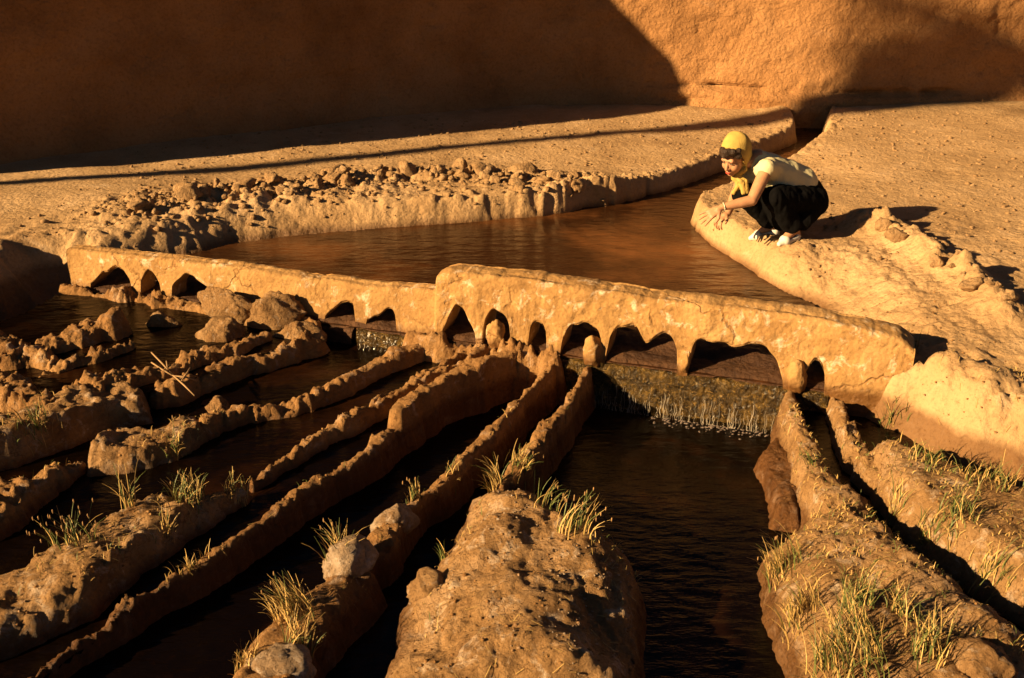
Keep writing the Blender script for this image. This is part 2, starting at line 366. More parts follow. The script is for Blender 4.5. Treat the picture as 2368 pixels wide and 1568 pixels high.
water_sheet('channel_water', low_poly, -0.265, 0.025, lambda X, Y: 0.004 * fbm(X * 6, Y * 6, oct=3, seed=97) + 0.002 * fbm(X * 20, Y * 20, oct=2, seed=98), M_LOW, 0.06)

UPL = np.vstack([[weir_p(0.0, 0.0)], [weir_p(3.3, 0.0)], W2([(1212, 792, .0), (1020, 872, -.02), (925, 965, -.08), (760, 1092, -.12), (560, 1228, -.13), (350, 1362, -.15), (200, 1475, -.17), (60, 1580, -.18), (-200, 1760, -.2)], 0.0), W2([(-300, 1500), (-300, 900), (-150, 800), (40, 745), (120, 705)], -0.12)])
UPR = np.vstack([[weir_p(4.66, 0.0)], [weir_p(4.95, 0.0)], W2([(1960, 905), (2040, 960), (2160, 1036), (2330, 1100), (2600, 1190), (2600, 1560), (2290, 1440), (2150, 1350), (2040, 1250), (1930, 1150), (1880, 1050)], -0.10)])
UPLL = np.vstack([[weir_p(0.0, 0.0)], [weir_p(1.85, 0.0)], W2([(735, 772), (640, 803), (480, 854), (360, 893), (230, 915), (0, 985), (-200, 1040)], -0.02), W2([(-250, 800), (40, 745), (120, 705)], -0.05)])
def run_down(X, Y): return -0.033 * ((X - WEIR_A[0]) * WN[0] + (Y - WEIR_A[1]) * WN[1]) + 0.004 * fbm(X * 6, Y * 6, oct=3, seed=97) + 0.002 * fbm(X * 20, Y * 20, oct=2, seed=98)
water_sheet('channel_water', UPL, -0.105, 0.025, run_down, M_LOW, 0.0)
water_sheet('channel_water', UPLL, -0.006, 0.025, run_down, M_LOW, 0.0)
water_sheet('channel_water', UPR, -0.12, 0.025, run_down, M_LOW, 0.0)

# ---------------------------------------------------------------- back wall
def resample(P, step):
    P = np.asarray(P, float); d = np.r_[0, np.cumsum(np.linalg.norm(np.diff(P, axis=0), axis=1))]
    n = int(d[-1] / step) + 1; t = np.linspace(0, d[-1], n)
    return np.stack([np.interp(t, d, P[:, i]) for i in range(P.shape[1])], 1)
wp = resample(WALL_PLAN, 0.03)
k = 41; pad = np.vstack([np.repeat(wp[:1], k // 2, 0), wp, np.repeat(wp[-1:], k // 2, 0)])
wp = np.stack([np.convolve(pad[:, i], np.ones(k) / k, 'valid') for i in range(2)], 1)
wt = np.gradient(wp, axis=0); wt /= np.linalg.norm(wt, axis=1)[:, None]; wnrm = np.stack([wt[:, 1], -wt[:, 0]], 1)
zf = np.concatenate([np.arange(-0.15, 1.7, 0.028), np.arange(1.75, 4.3, 0.15)])
WX = wp[:, 0][:, None] + 0 * zf; WY = wp[:, 1][:, None] + 0 * zf; WZ = zf[None] + 0 * WX
rx, ry, rz = WX.ravel(), WY.ravel(), WZ.ravel()
disp = 0.10 * fbm(rx * 0.6, ry * 0.6, rz * 0.9, oct=3, seed=101) + 0.035 * fbm(rx * 4, ry * 4, rz * 5, oct=4, seed=103) + 0.010 * fbm(rx * 15, ry * 15, rz * 15, oct=3, seed=105)
disp -= 0.07 * (rz - 0.2) - 0.10 * np.exp(-np.maximum(rz - 0.2, 0) / 0.10)
ucut = 0.40 + 0.03 * fbm(rx * 1.1, ry * 0 + 2.0, oct=3, seed=107) - 0.03 * (rx - 2.5) * 0.3
um = sstep(1.3, 2.2, rx) * (1 - sstep(4.6, 5.4, rx))
gap = np.clip(fbm(rx * 3.3, rz * 4, oct=3, seed=109) * 1.6 + 0.62, 0, 1)
disp -= 0.13 * um * gap * np.exp(-((rz - ucut) / 0.028) ** 2)
disp += 0.05 * um * np.exp(-((rz - ucut + 0.09) / 0.05) ** 2)
disp -= 0.05 * um * np.clip(fbm(rx * 5, rz * 9, oct=3, seed=111) * 2 - 0.4, 0, 1) * (rz < 0.42)
pits = np.clip(noise(rx * 9, rz * 9, seed=113) - 0.8, 0, 1) * 0.15
disp -= pits
disp -= 0.012 * np.exp(-(((rz + 0.02 * fbm(rx * 1.5, ry * 0 + 4, oct=3, seed=117)) % 0.46 - 0.2) / 0.022) ** 2) * np.clip(0.4 + fbm(rx * 1.2, rz * 3, oct=3, seed=119) * 1.5, 0, 1)
fx = rx + np.repeat(wnrm[:, 0], len(zf)) * disp; fy = ry + np.repeat(wnrm[:, 1], len(zf)) * disp
nz = len(zf)
front = np.stack([fx, fy, rz], 1).reshape(len(wp), nz, 3)
back = np.stack([np.stack([wp[:, 0] - wnrm[:, 0] * 0.75, wp[:, 1] - wnrm[:, 1] * 0.75, 0 * wp[:, 0] + z], 1) for z in (4.28, -0.15)], 1)
allv = np.concatenate([front, back], 1)
wall_o = obj('mud_wall', allv.reshape(-1, 3), grid_faces(len(wp), nz + 2, wrap_v=True), M_WALL)
tag(wall_o, 'tall rough mud wall closing the back of the basin, undercut near its foot', 'wall')

# the mud building beyond the left edge whose shadow lies over the back wall, and the palm whose shadow crosses the sand
LH = np.array([math.cos(SUN_AZ), math.sin(SUN_AZ)]); PERP = np.array([-LH[1], LH[0]])
Bp = PW(1520, 247, 0.22); P2 = PY(1392, 10, 11.85)
BACK = 8.0; C0 = Bp[:2] - LH * BACK; rise = BACK * math.tan(SUN_EL)
w1 = (P2[:2] - Bp[:2]) @ PERP
prof = [(0, -0.2), (0, 0.22 + rise), (w1 * 0.35, 0.22 + rise + 0.55), (w1, P2[2] + rise), (w1 + 0.5, P2[2] + rise + 0.9), (w1 + 0.9, 7.4), (6.5, 7.6), (6.5, -0.2)]
V = []; 
for k_ in (0.0, 3.4):
    for w, z in prof: q = C0 - LH * k_ + PERP * w; V.append((q[0], q[1], z))
n = len(prof)
F = [tuple(range(n)), tuple(range(2 * n - 1, n - 1, -1))] + [(i, n + i, n + (i + 1) % n, (i + 1) % n) for i in range(n)]
tower = obj('mud_building', V, F, M_WALL, smooth=False)
tag(tower, 'tall mud building left of the frame with eroded sloping corner', 'building')
M_BARK = plain('palm_bark', (0.16, 0.10, 0.055), 0.9, 0.8, 25)
M_FROND = plain('palm_frond', (0.06, 0.09, 0.03), 0.6)
base = np.array([3.46, 11.28]) - LH * 19.0 + PERP * 0.55
palm = empty('date_palm', (base[0], base[1], 0.15)); tag(palm, 'leaning date palm left of the frame that shades the right of the wall', 'palm tree')
tpath = []; trad = []
for i in range(25):
    t = i / 24; off = -PERP * (1.15 * t ** 3); tpath.append((base[0] + off[0], base[1] + off[1], 0.1 + (1.55 + 19 * math.tan(SUN_EL)) * t)); trad.append(0.105 - 0.02 * t + (0.02 if i % 2 else 0))
sk_ = [tpath[i] for i in range(18, 25)]; sv, sf = tube(sk_, [0.12, 0.2, 0.26, 0.29, 0.3, 0.28, 0.2], 14); sv = np.array(sv); sv += 0.04 * rng.normal(size=sv.shape); obj('shadow_frond_skirt', sv, sf, M_BARK, palm)  # unseen thickening of the trunk, added to broaden its shadow on the wall
V, F = tube(tpath, trad, 12); obj('trunk', np.array(V), F, M_BARK, palm)
top = np.array(tpath[-1]); parts = []
for i in range(15):
    a = i * 2.4; el = 0.9 - 1.3 * (i / 15); L = 0.8 + 0.4 * random.random()
    d = np.array([math.cos(a), math.sin(a), 0]); sd_ = np.array([-d[1], d[0], 0]); pts = []
    for j in range(11):
        t = j / 10; pts.append(top + d * L * t * math.cos(el * (1 - t)) + np.array([0, 0, L * (math.sin(el) * t - 0.75 * t * t)]))
    parts.append(tube(pts, [0.02 * (1 - 0.8 * j / 10) for j in range(11)], 5))
    for j in range(1, 10):
        for m_ in range(3):
            for s_ in (-1, 1):
                p = pts[j] + (pts[j + 1] - pts[j]) * m_ / 3; ll = 0.36 * math.sin(math.pi * (0.12 + 0.8 * j / 10)); tip = p + sd_ * s_ * ll + d * ll * 0.6 + np.array([0, 0, -0.08])
                wv_ = d * 0.014
                parts.append(([p - wv_, p + wv_, tip], [(0, 1, 2)]))
V, F = join(parts); obj('crown', np.array(V), F, M_FROND, palm, smooth=False)

# ---------------------------------------------------------------- weir
ARCH = [[(205, 664), (225, 640), (262, 618), (272, 618), (290, 635), (305, 662)],
        [(320, 664), (327, 640), (340, 621), (358, 640), (375, 670)],
        [(393, 676), (402, 655), (430, 636), (445, 640), (470, 662), (508, 694)],
        [(746, 745), (765, 718), (795, 695), (803, 697), (816, 712), (824, 742)],
        [(840, 748), (858, 735), (880, 730), (904, 712), (911, 730), (920, 765)],
        [(1018, 778), (1036, 745), (1050, 709), (1067, 704), (1085, 735), (1101, 762), (1109, 800)],
        [(1116, 790), (1121, 738), (1143, 711), (1163, 726), (1178, 738), (1187, 762), (1182, 795)],
        [(1219, 795), (1225, 760), (1240, 737), (1253, 739), (1264, 765), (1270, 810)],
        [(1294, 810), (1305, 775), (1320, 752), (1345, 744), (1370, 750), (1390, 768), (1397, 830)],
        [(1400, 820), (1415, 770), (1437, 752), (1468, 752), (1484, 780), (1492, 805), (1500, 799), (1515, 775), (1532, 766), (1550, 773), (1566, 800), (1571, 850)],
        [(1590, 850), (1599, 800), (1612, 785), (1640, 790), (1730, 801), (1750, 790), (1775, 800), (1800, 838), (1817, 900)],
        [(1853, 900), (1847, 850), (1857, 828), (1876, 822), (1896, 830), (1905, 850), (1910, 905)]]
TOP = [(150, 577), (250, 589), (400, 605), (560, 624), (700, 645), (870, 667), (1003, 674), (1006, 640), (1020, 633), (1040, 631), (1200, 648), (1350, 668), (1500, 692), (1700, 715), (1850, 733), (2000, 762), (2085, 784), (2120, 812)]
uu = np.arange(0, WL + 0.001, 0.006)
tu = np.array([weir_uz(*p) for p in TOP]); zt = np.interp(uu, tu[:, 0], tu[:, 1])
zb = np.full(uu.shape, -0.40)
for a in ARCH:
    q = np.array([weir_uz(*p) for p in a]); q = q[np.argsort(q[:, 0])]
    m_ = (uu >= q[0, 0]) & (uu <= q[-1, 0])
    zi = np.interp(uu[m_], q[:, 0], q[:, 1]); kw = np.hanning(13)[1:-1]; kw /= kw.sum(); zi = np.convolve(np.r_[np.full(5, zi[0]), zi, np.full(5, zi[-1])], kw, 'valid')
    zb[m_] = zi + 0.020 * fbm(uu[m_] * 22, uu[m_] * 0 + 3, oct=4, seed=121)
zb = np.convolve(np.r_[zb[:3], zb, zb[-3:]], np.array([1, 2, 3, 4, 3, 2, 1]) / 16, 'valid')
ustep = weir_uz(1004, 650)[0]
right = sstep(ustep - 0.008, ustep + 0.012, uu)
thick = 0.13 + 0.075 * right; proud = 0.03 * right
zt = zt + 0.008 * fbm(uu * 5, uu * 0 + 1, oct=4, seed=123) + 0.004 * fbm(uu * 30, uu * 0 + 1, oct=3, seed=125)
NF, NT, NB, NS = 44, 9, 14, 8
loops = []
for i, u in enumerate(uu):
    c = []
    R = 0.030
    zm = max(zt[i] - 0.09, zb[i] + 0.01)
    for z in np.r_[np.linspace(zb[i], zm, 24)[:-1], np.linspace(zm, zt[i], NF - 23)]:
        ins = 0
        if z > zt[i] - R: ins = R - math.sqrt(max(R * R - (z - zt[i] + R) ** 2, 0))
        if zb[i] > -0.2 and z < zb[i] + 0.012: ins = 0.012 - (z - zb[i])
        batter = -0.10 * max(z, 0)
        c.append((proud[i] + batter - ins, z))
    for t in np.linspace(0, 1, NT + 2)[1:-1]: c.append((proud[i] - 0.035 - R - (thick[i] - 2 * R) * t, zt[i] - 0.004 * math.cos(t * 6)))
    for t in np.linspace(0, 1, NB):
        z = zt[i] + (zb[i] - zt[i]) * t; ins = 0
        if z > zt[i] - R: ins = R - math.sqrt(max(R * R - (z - zt[i] + R) ** 2, 0))
        c.append((proud[i] - thick[i] - 0.03 + ins, z))
    for t in np.linspace(0, 1, NS + 2)[1:-1]: c.append((proud[i] - thick[i] - 0.03 + (thick[i] + 0.03) * t, zb[i]))
    loops.append(c)
Lp = np.array(loops); nu, nv = Lp.shape[:2]
wx = WEIR_A[0] + WD[0] * uu[:, None] + WN[0] * Lp[:, :, 0]; wy = WEIR_A[1] + WD[1] * uu[:, None] + WN[1] * Lp[:, :, 0]; wz = Lp[:, :, 1]
U2 = np.broadcast_to(uu[:, None], wx.shape)
dn = 0.014 * fbm(U2 * 4, wz * 5, Lp[:, :, 0] * 5, oct=3, seed=131) + 0.007 * fbm(U2 * 18, wz * 18, Lp[:, :, 0] * 18, oct=4, seed=133) * (0.4 + 0.9 * np.broadcast_to(right[:, None], wx.shape))
sgn = np.where(np.arange(nv)[None] < NF, 1.0, np.where(np.arange(nv)[None] < NF + NT, 0.25, -1.0))
wx = wx + WN[0] * dn * sgn; wy = wy + WN[1] * dn * sgn; wz = wz + np.where((np.arange(nv)[None] >= NF) & (np.arange(nv)[None] < NF + NT), dn * 0.8, 0)
V = np.stack([wx, wy, wz], 2).reshape(-1, 3)
F = [tuple(f) for f in grid_faces(nu, nv, wrap_v=True)]
F += [tuple(range(nv - 1, -1, -1)), tuple((nu - 1) * nv + j for j in range(nv))]
weir = empty('weir', (WEIR_A[0] + WD[0] * WL / 2, WEIR_A[1] + WD[1] * WL / 2, -0.4))
tag(weir, 'long plastered mud weir pierced by a row of scalloped water openings', 'weir')
face_o = obj('wall_face', V, F, M_WEIR, weir)

# stone sill under the openings, mossy where the water runs over it
def sill(px0, px1, name='sill'):
    u0, u1 = weir_uz(px0, 780)[0], weir_uz(px1, 860)[0]
    us = np.arange(u0, u1, 0.008)
    sec = [(-0.26, -0.02), (-0.10, -0.018), (0.005, -0.014), (0.03, -0.022)] + [(0.036 + 0.02 * t, -0.03 - 0.36 * t) for t in np.linspace(0, 1, 34)]
    S = np.array(sec); A = np.broadcast_to(us[:, None], (len(us), len(S))); O = np.broadcast_to(S[:, 0], A.shape); Z = np.broadcast_to(S[:, 1], A.shape)
    dd = 0.022 * fbm(A * 22, Z * 14, oct=4, seed=141, bill=True) * (O > 0.02)
    X = WEIR_A[0] + WD[0] * A + WN[0] * (O + dd); Y = WEIR_A[1] + WD[1] * A + WN[1] * (O + dd)
    return obj(name, np.stack([X, Y, Z + 0 * A], 2).reshape(-1, 3), grid_faces(len(us), len(S)), M_MOSS, weir)
sill(830, 1000); sill(1285, 1925)
_ms, M_MOSS = M_MOSS, M_APRON
sill(744, 829, 'mud_sill'); sill(1012, 1284, 'mud_sill')
M_MOSS = _ms
us = np.arange(0.04, weir_uz(1935, 880)[0], 0.012); os_ = np.linspace(0.02, -0.46, 40)
A, O = np.meshgrid(us, os_, indexing='ij')
Z = 0.020 + 0.022 * fbm(A * 9, O * 12, oct=4, seed=145) + 0.03 * sstep(-0.12, -0.30, O) - 0.16 * sstep(-0.36, -0.46, O) - 0.03 * sstep(-0.01, 0.02, O)
obj('apron', np.stack([WEIR_A[0] + WD[0] * A + WN[0] * O, WEIR_A[1] + WD[1] * A + WN[1] * O, Z], 2).reshape(-1, 3), grid_faces(len(us), len(os_)), M_APRON, weir)

def ico(sub=4):
    bm = bmesh.new(); bmesh.ops.create_icosphere(bm, subdivisions=sub, radius=1.0)
    v = np.array([x.co[:] for x in bm.verts]); f = np.array([[q.index for q in p.verts] for p in bm.faces]); bm.free(); return v, f
ICO4, ICO3, ICO1x = ico(4), ico(3), ico(2)
def lump(center, rad, seed, rough=0.18, cuts=6, rotz=0.0, tilt=0.0, fine=0.05, src=ICO4):
    v, f = src; v = v.copy(); r_ = np.random.default_rng(seed)
    for _ in range(cuts):
        n_ = r_.normal(size=3); n_ /= np.linalg.norm(n_); c = r_.uniform(0.55, 0.9)
        dd = v @ n_; o_ = np.maximum(dd - c, 0); v -= n_[None] * o_[:, None] * 0.9
    s0 = seed * 3.1
    v *= (1 + rough * fbm(v[:, 0] * 1.6 + s0, v[:, 1] * 1.6, v[:, 2] * 1.6 + 9, oct=3, seed=151) + fine * fbm(v[:, 0] * 6 + s0, v[:, 1] * 6, v[:, 2] * 6 + 9, oct=3, seed=153, bill=True))[:, None]
    v *= np.array(rad)[None]
    ct, st = math.cos(tilt), math.sin(tilt); v = v @ np.array([[ct, 0, -st], [0, 1, 0], [st, 0, ct]])
    c, s = math.cos(rotz), math.sin(rotz); v = v @ np.array([[c, s, 0], [-s, c, 0], [0, 0, 1]])
    return v + np.asarray(center)[None], f
def depth_scale(p): return F_PX / (p[1] * math.cos(TILT) - (p[2] - CAM_H) * math.sin(TILT))
# rounded stones built into the piers
for px, py, w, h, off, sd_ in [(1377, 814, 52, 100, 0.015, 3), (1146, 784, 50, 96, 0.0, 5), (1840, 872, 46, 96, 0.02, 8), (1584, 822, 30, 80, 0.0, 11)]:
    u, z = weir_uz(px, py); p = weir_p(u, off); c = np.array([p[0], p[1], z]); s = depth_scale(c)
    v, f = lump(c, (w / 2 / s, 0.055, h / 2 / s), sd_, 0.22, 9, fine=0.08); kk = np.clip((c[2] - v[:, 2]) * s / h * 1.2, 0, 1); v[:, :2] = c[None, :2] + (v[:, :2] - c[None, :2]) * (1 + 0.35 * kk)[:, None]
    obj('pier_stone', v, f, M_WEIR, weir).parent = face_o

# ---------------------------------------------------------------- falling water
def fall_mat():
    m, nd, lk, b = material('falling_water')
    b.inputs['Base Color'].default_value = (0.20, 0.125, 0.045, 1); b.inputs['Roughness'].default_value = 0.10; b.inputs['Specular IOR Level'].default_value = 0.9
    tr = N(nd, 'ShaderNodeBsdfTransparent'); mx = N(nd, 'ShaderNodeMixShader')
    geo = N(nd, 'ShaderNodeNewGeometry'); mp = N(nd, 'ShaderNodeMapping'); mp.inputs['Scale'].default_value = (80, 80, 1.3); lk.new(geo.outputs['Position'], mp.inputs[0])
    n1 = N(nd, 'ShaderNodeTexNoise', Scale=1.0, Detail=4.0); lk.new(mp.outputs[0], n1.inputs['Vector'])
    r = ramp(nd, [(0.52, (0.02, 0.02, 0.02)), (0.66, (0.12, 0.12, 0.12)), (0.76, (0.7, 0.7, 0.7))]); lk.new(n1.outputs[0], r.inputs[0])
    lk.new(r.outputs[0], mx.inputs[0]); lk.new(tr.outputs[0], mx.inputs[1]); lk.new(b.outputs[0], mx.inputs[2])
    lk.new(mx.outputs[0], nd['Material Output'].inputs[0]); return m
M_FALL = fall_mat()
M_STREAK = plain('glint_toned_water', (0.34, 0.29, 0.23), 0.12, spec=1.0)  # strands of falling water, made pale so their colour carries the glints
def fall(px0, px1, z1, dens, label):
    u0, u1 = weir_uz(px0, 840)[0], weir_uz(px1, 870)[0]; parts = []; n_ = int((u1 - u0) * dens)
    us = np.arange(u0, u1, 0.004); ts = np.linspace(0, 1, 26)
    A = np.broadcast_to(us[:, None], (len(us), len(ts))); T = np.broadcast_to(ts, A.shape)
    O = 0.046 + 0.045 * T ** 1.4 + 0.010 * fbm(A * 38, T * 2.2, oct=3, seed=161) + 0.003 * fbm(A * 120, T * 8, oct=2, seed=163)
    Z = -0.004 + (z1 + 0.004) * T
    X = WEIR_A[0] + WD[0] * A + WN[0] * O; Y = WEIR_A[1] + WD[1] * A + WN[1] * O
    parts.append((np.stack([X, Y, Z], 2).reshape(-1, 3), [tuple(q) for q in grid_faces(len(us), len(ts))]))
    for i in range(n_):
        u = random.uniform(u0, u1); r0 = random.choice([0.0006, 0.0008, 0.0011, 0.0016]); zt_ = z1 * random.uniform(0.45, 0.95)
        pts = []; rr = []
        for j in range(7):
            t = j / 6; z = zt_ + (z1 - zt_) * t; tt = z / z1; p = weir_p(u + 0.004 * math.sin(9 * t + u * 50), 0.058 + 0.045 * tt ** 1.4); pts.append((p[0], p[1], z)); rr.append(r0 * random.uniform(0.25, 1.3))
        parts.append(tube(pts, rr, 5, False))
    pm = weir_p((u0 + u1) / 2, 0.06); fo = empty('waterfall', (pm[0], pm[1], z1)); tag(fo, label, 'waterfall')
    V, F = join(parts[:1]); obj('curtain', np.array(V), F, M_FALL, fo)
    V, F = join(parts[1:]); st_ = obj('water_streaks', np.array(V), F, M_STREAK, fo); st_['kind'] = 'stuff'
fall(1385, 1815, -0.265, 110, 'wide curtain of water falling from the mossy sill of the weir')
fall(845, 930, -0.11, 30, 'small trickle over the mossy sill left of the step in the weir')
M_FOAM = plain('foam', (0.16, 0.12, 0.10), 0.5, 0.8, 120)
parts = []
for i in range(150):
    px = random.gauss(1650, 80); u = weir_uz(px, 880)[0]
    if not (weir_uz(1450, 880)[0] < u < weir_uz(1810, 880)[0]): continue
    p = weir_p(u, 0.095 + abs(random.gauss(0, 0.045))); r0 = random.uniform(0.002, 0.007)
    parts.append(lump((p[0], p[1], -0.264), (r0 * 1.3, r0, r0 * 0.6), i, 0.2, 0, src=ICO1x))
V, F = join(parts); tag(obj('foam', np.array(V), F, M_FOAM), 'greyish foam on the water below the falling curtain', 'foam', kind='stuff')

# ---------------------------------------------------------------- mud forms between the channels
def mudform(name, label, cat, fld, bbox, mat, res=0.012, zmin=-0.40, group=None):
    x0, y0, x1, y1 = bbox
    def field(X, Y):
        X = np.asarray(X, float); Y = np.asarray(Y, float); out = np.full(X.shape, -1.0)
        m_ = (X > x0) & (X < x1) & (Y > y0) & (Y < y1)
        if m_.any(): out[m_] = fld(X[m_], Y[m_])
        return out
    FIELDS.append(field)
    ax = np.arange(x0, x1 + res, res); ay = np.arange(y0, y1 + res, res)
    X, Y = np.meshgrid(ax, ay, indexing='ij'); X = X.ravel(); Y = Y.ravel()
    h = np.maximum(fld(X, Y), zmin)
    Fc = grid_faces(len(ax), len(ay)); keep = (h[Fc] > zmin + 0.001).any(1); Fc = Fc[keep]
    used = np.unique(Fc); mp = np.full(len(h), -1); mp[used] = np.arange(len(used))
    jit = 0.010
    V = np.stack([X + jit * fbm(X * 30, Y * 30, h * 30, oct=3, seed=171), Y + jit * fbm(X * 30 + 50, Y * 30, h * 30, oct=3, seed=173), h], 1)[used]
    o = obj(name, V, mp[Fc], mat); return tag(o, label, cat, group)
def ridge(label, pts, mat=M_RIDGE, slope=4.0, rough=0.028, seed=0, flat=0.35, name='mud_ridge', res=0.011):
    """pts: (px, py, crest height, half width)"""
    P = np.array([PW(p[0], p[1], p[2])[:2] for p in pts]); zc = np.array([p[2] for p in pts]); hw = np.array([p[3] for p in pts])
    def fld(X, Y):
        X2 = X + 0.03 * fbm(X * 4, Y * 4, oct=4, seed=181 + seed); Y2 = Y + 0.03 * fbm(X * 4 + 7, Y * 4, oct=4, seed=183 + seed)
        d, par = seg_dist(X2, Y2, P); ii = np.arange(len(P))
        w = np.interp(par, ii, hw) * (1 + 0.5 * fbm(par * 2.3 + seed, par * 0, oct=4, seed=187))
        z = np.interp(par, ii, zc) + 0.028 * fbm(par * 2.3 + seed, par * 0, oct=4, seed=189)
        q = d / w
        h = z - np.where(q < 1, flat * w * q ** 2, flat * w + slope * (d - w))
        amp = rough * (0.6 + 0.5 * (q > 0.6)) * (0.35 + 1.5 * np.clip(0.45 + 1.3 * fbm(X * 2.6 + seed, Y * 2.6, oct=2, seed=195), 0, 1))
        return h + amp * (0.7 * fbm(X * 17, Y * 17, oct=4, seed=191 + seed, bill=True) + 0.7 * fbm(X * 7, Y * 7, oct=3, seed=197 + seed)) + rough * 0.4 * fbm(X * 45, Y * 45, oct=2, seed=193 + seed)
    m_ = hw.max() + 0.25
    return mudform(name, label, 'ridge', fld, (*(P.min(0) - m_), *(P.max(0) + m_)), mat, res)
def mound(name, label, outline, top, edge, mat=M_MOUND, rough=0.02, seed=0, z_out=-0.10, power=0.5, cat='mound', res=0.012, tiltx=0.0, tilty=0.0, hump=0.04):
    P = W2(outline, z_out); c = P.mean(0)
    def fld(X, Y):
        X2 = X + 0.035 * fbm(X * 4, Y * 4, oct=4, seed=201 + seed); Y2 = Y + 0.035 * fbm(X * 4 + 9, Y * 4, oct=4, seed=203 + seed)
        sd = poly_sd(X2, Y2, P)
        t = np.clip(-sd / edge, 0, 1); prof_ = 1 - (1 - t) ** 2.4
        z = top + tiltx * (X - c[0]) + tilty * (Y - c[1]) + hump * fbm(X * 2.4, Y * 2.4, oct=3, seed=207 + seed)
        h = np.where(sd < 0, -0.16 + (z + 0.16) * prof_, -0.16 - sd * 3.5)
        return h + rough * fbm(X * 9, Y * 9, oct=4, seed=209 + seed, bill=True) * (0.5 + 0.5 * (t < 0.9)) + rough * 0.4 * fbm(X * 34, Y * 34, oct=3, seed=211 + seed)
    return mudform(name, label, cat, fld, (*(P.min(0) - 0.2), *(P.max(0) + 0.2)), mat, res)

def proj(x, y, z):
    dp = y * math.cos(TILT) - (z - CAM_H) * math.sin(TILT); up = y * math.sin(TILT) + (z - CAM_H) * math.cos(TILT)
    return CX + F_PX * x / dp, CY - F_PX * up / dp
def foot(label, pu, off, seed):
    pts = []
    for px, z, hw in pu:
        u = weir_uz(px, 700 + (px - 300) * 0.12)[0]; p = weir_p(u, off); x, y = proj(p[0], p[1], z); pts.append((x, y, z, hw))
    ridge(label, pts, seed=seed, rough=0.045, name='mud_ledge')
foot('low slumped mud ledge along the foot of the left half of the weir', [(170, .04, .04), (250, .0, .03), (310, .05, .04), (345, .0, .03), (385, .05, .045), (450, .01, .04), (520, .04, .05), (600, .03, .05), (735, .03, .045)], 0.05, 18)
foot('slumped mud joining the ridge heads along the foot of the tall half of the weir', [(960, .02, .03), (1015, .03, .035), (1060, -.03, .02), (1112, .02, .03), (1150, -.01, .025), (1200, .03, .04), (1245, -.02, .02), (1282, .01, .03)], 0.045, 19)
ridge('thick rounded mud ridge starting at the step between the two halves of the weir', [(1003, 772, .0, 0.043), (900, 818, -.02, 0.043), (800, 868, -.03, 0.043), (725, 902, -.04, 0.040), (690, 920, -.055, .04), (640, 938, -.075, .03), (560, 945, -.07, .035), (500, 958, -.06, .05), (470, 975, -.06, .05)], seed=1)
ridge('long thin mud ridge running down left from the second arch of the tall half', [(1150, 786, .0, 0.022), (1050, 835, -.02, 0.023), (950, 886, -.03, 0.023), (880, 925, -.04, 0.022), (790, 970, -.05, 0.026), (750, 995, -.07, 0.022), (690, 1038, -.09, 0.022), (640, 1078, -.11, 0.019), (585, 1118, -.13, 0.018)], seed=2)
ridge('narrow crumbled strip lying along the upper edge of the thin twin-edged ridge', [(1110, 795, -.02, 0.014), (1030, 838, -.04, 0.016), (930, 890, -.05, 0.016), (860, 930, -.06, 0.013)], seed=12)
ridge('square-ended blocky mud ridge, thickest of the fan', [(1212, 792, .03, 0.043), (1120, 830, .015, 0.045), (1020, 872, .0, 0.043), (960, 908, -.01, 0.043), (918, 938, -.01, 0.045)], slope=7, seed=3, flat=0.15, rough=0.012)
ridge('very long thin mud ridge running from the square-ended block to the lower left corner', [(925, 972, -.09, 0.032), (860, 1030, -.10, 0.030), (760, 1092, -.11, 0.029), (650, 1165, -.11, 0.027), (560, 1228, -.12, 0.026), (480, 1288, -.125, 0.022), (430, 1320, -.13, 0.022), (350, 1362, -.14, 0.016), (290, 1405, -.14, 0.020), (200, 1475, -.16, 0.014), (110, 1540, -.17, 0.012), (60, 1580, -.18, 0.009)], seed=4, slope=7.5)
ridge('knobbly mud ridge narrowing towards the weir left of the grassy mound', [(1282, 838, -.03, 0.016), (1232, 890, -.04, 0.024), (1172, 950, -.05, 0.029), (1110, 1015, -.06, 0.029), (1060, 1075, -.08, 0.023), (1010, 1120, -.09, 0.022), (970, 1155, -.11, 0.022), (900, 1222, -.10, .05), (850, 1275, -.10, .055), (805, 1335, -.11, .05)], seed=5, rough=0.02, slope=7.5)
ridge('stout mud ridge descending from the round pier stone to the grassy mound', [(1362, 852, -.03, 0.020), (1312, 930, -.04, 0.032), (1262, 990, -.05, 0.037), (1222, 1040, -.06, 0.040), (1190, 1080, -.08, 0.036), (1155, 1115, -.10, 0.029)], seed=6, rough=0.02, slope=7.5)
ridge('upright mud ridge right beside the end of the water curtain', [(1832, 905, .0, 0.025), (1846, 970, -.01, 0.036), (1870, 1035, -.02, 0.045), (1905, 1100, -.02, 0.058), (1960, 1160, -.03, .10), (2030, 1225, -.05, 0.058)], seed=7, mat=M_MOUND)
ridge('mud ridge on the right bank side of the narrow rightmost channel', [(1922, 905, .0, 0.022), (1950, 965, -.01, 0.029), (1985, 1030, -.02, 0.036), (2030, 1085, -.04, 0.043)], seed=8, mat=M_MOUND)

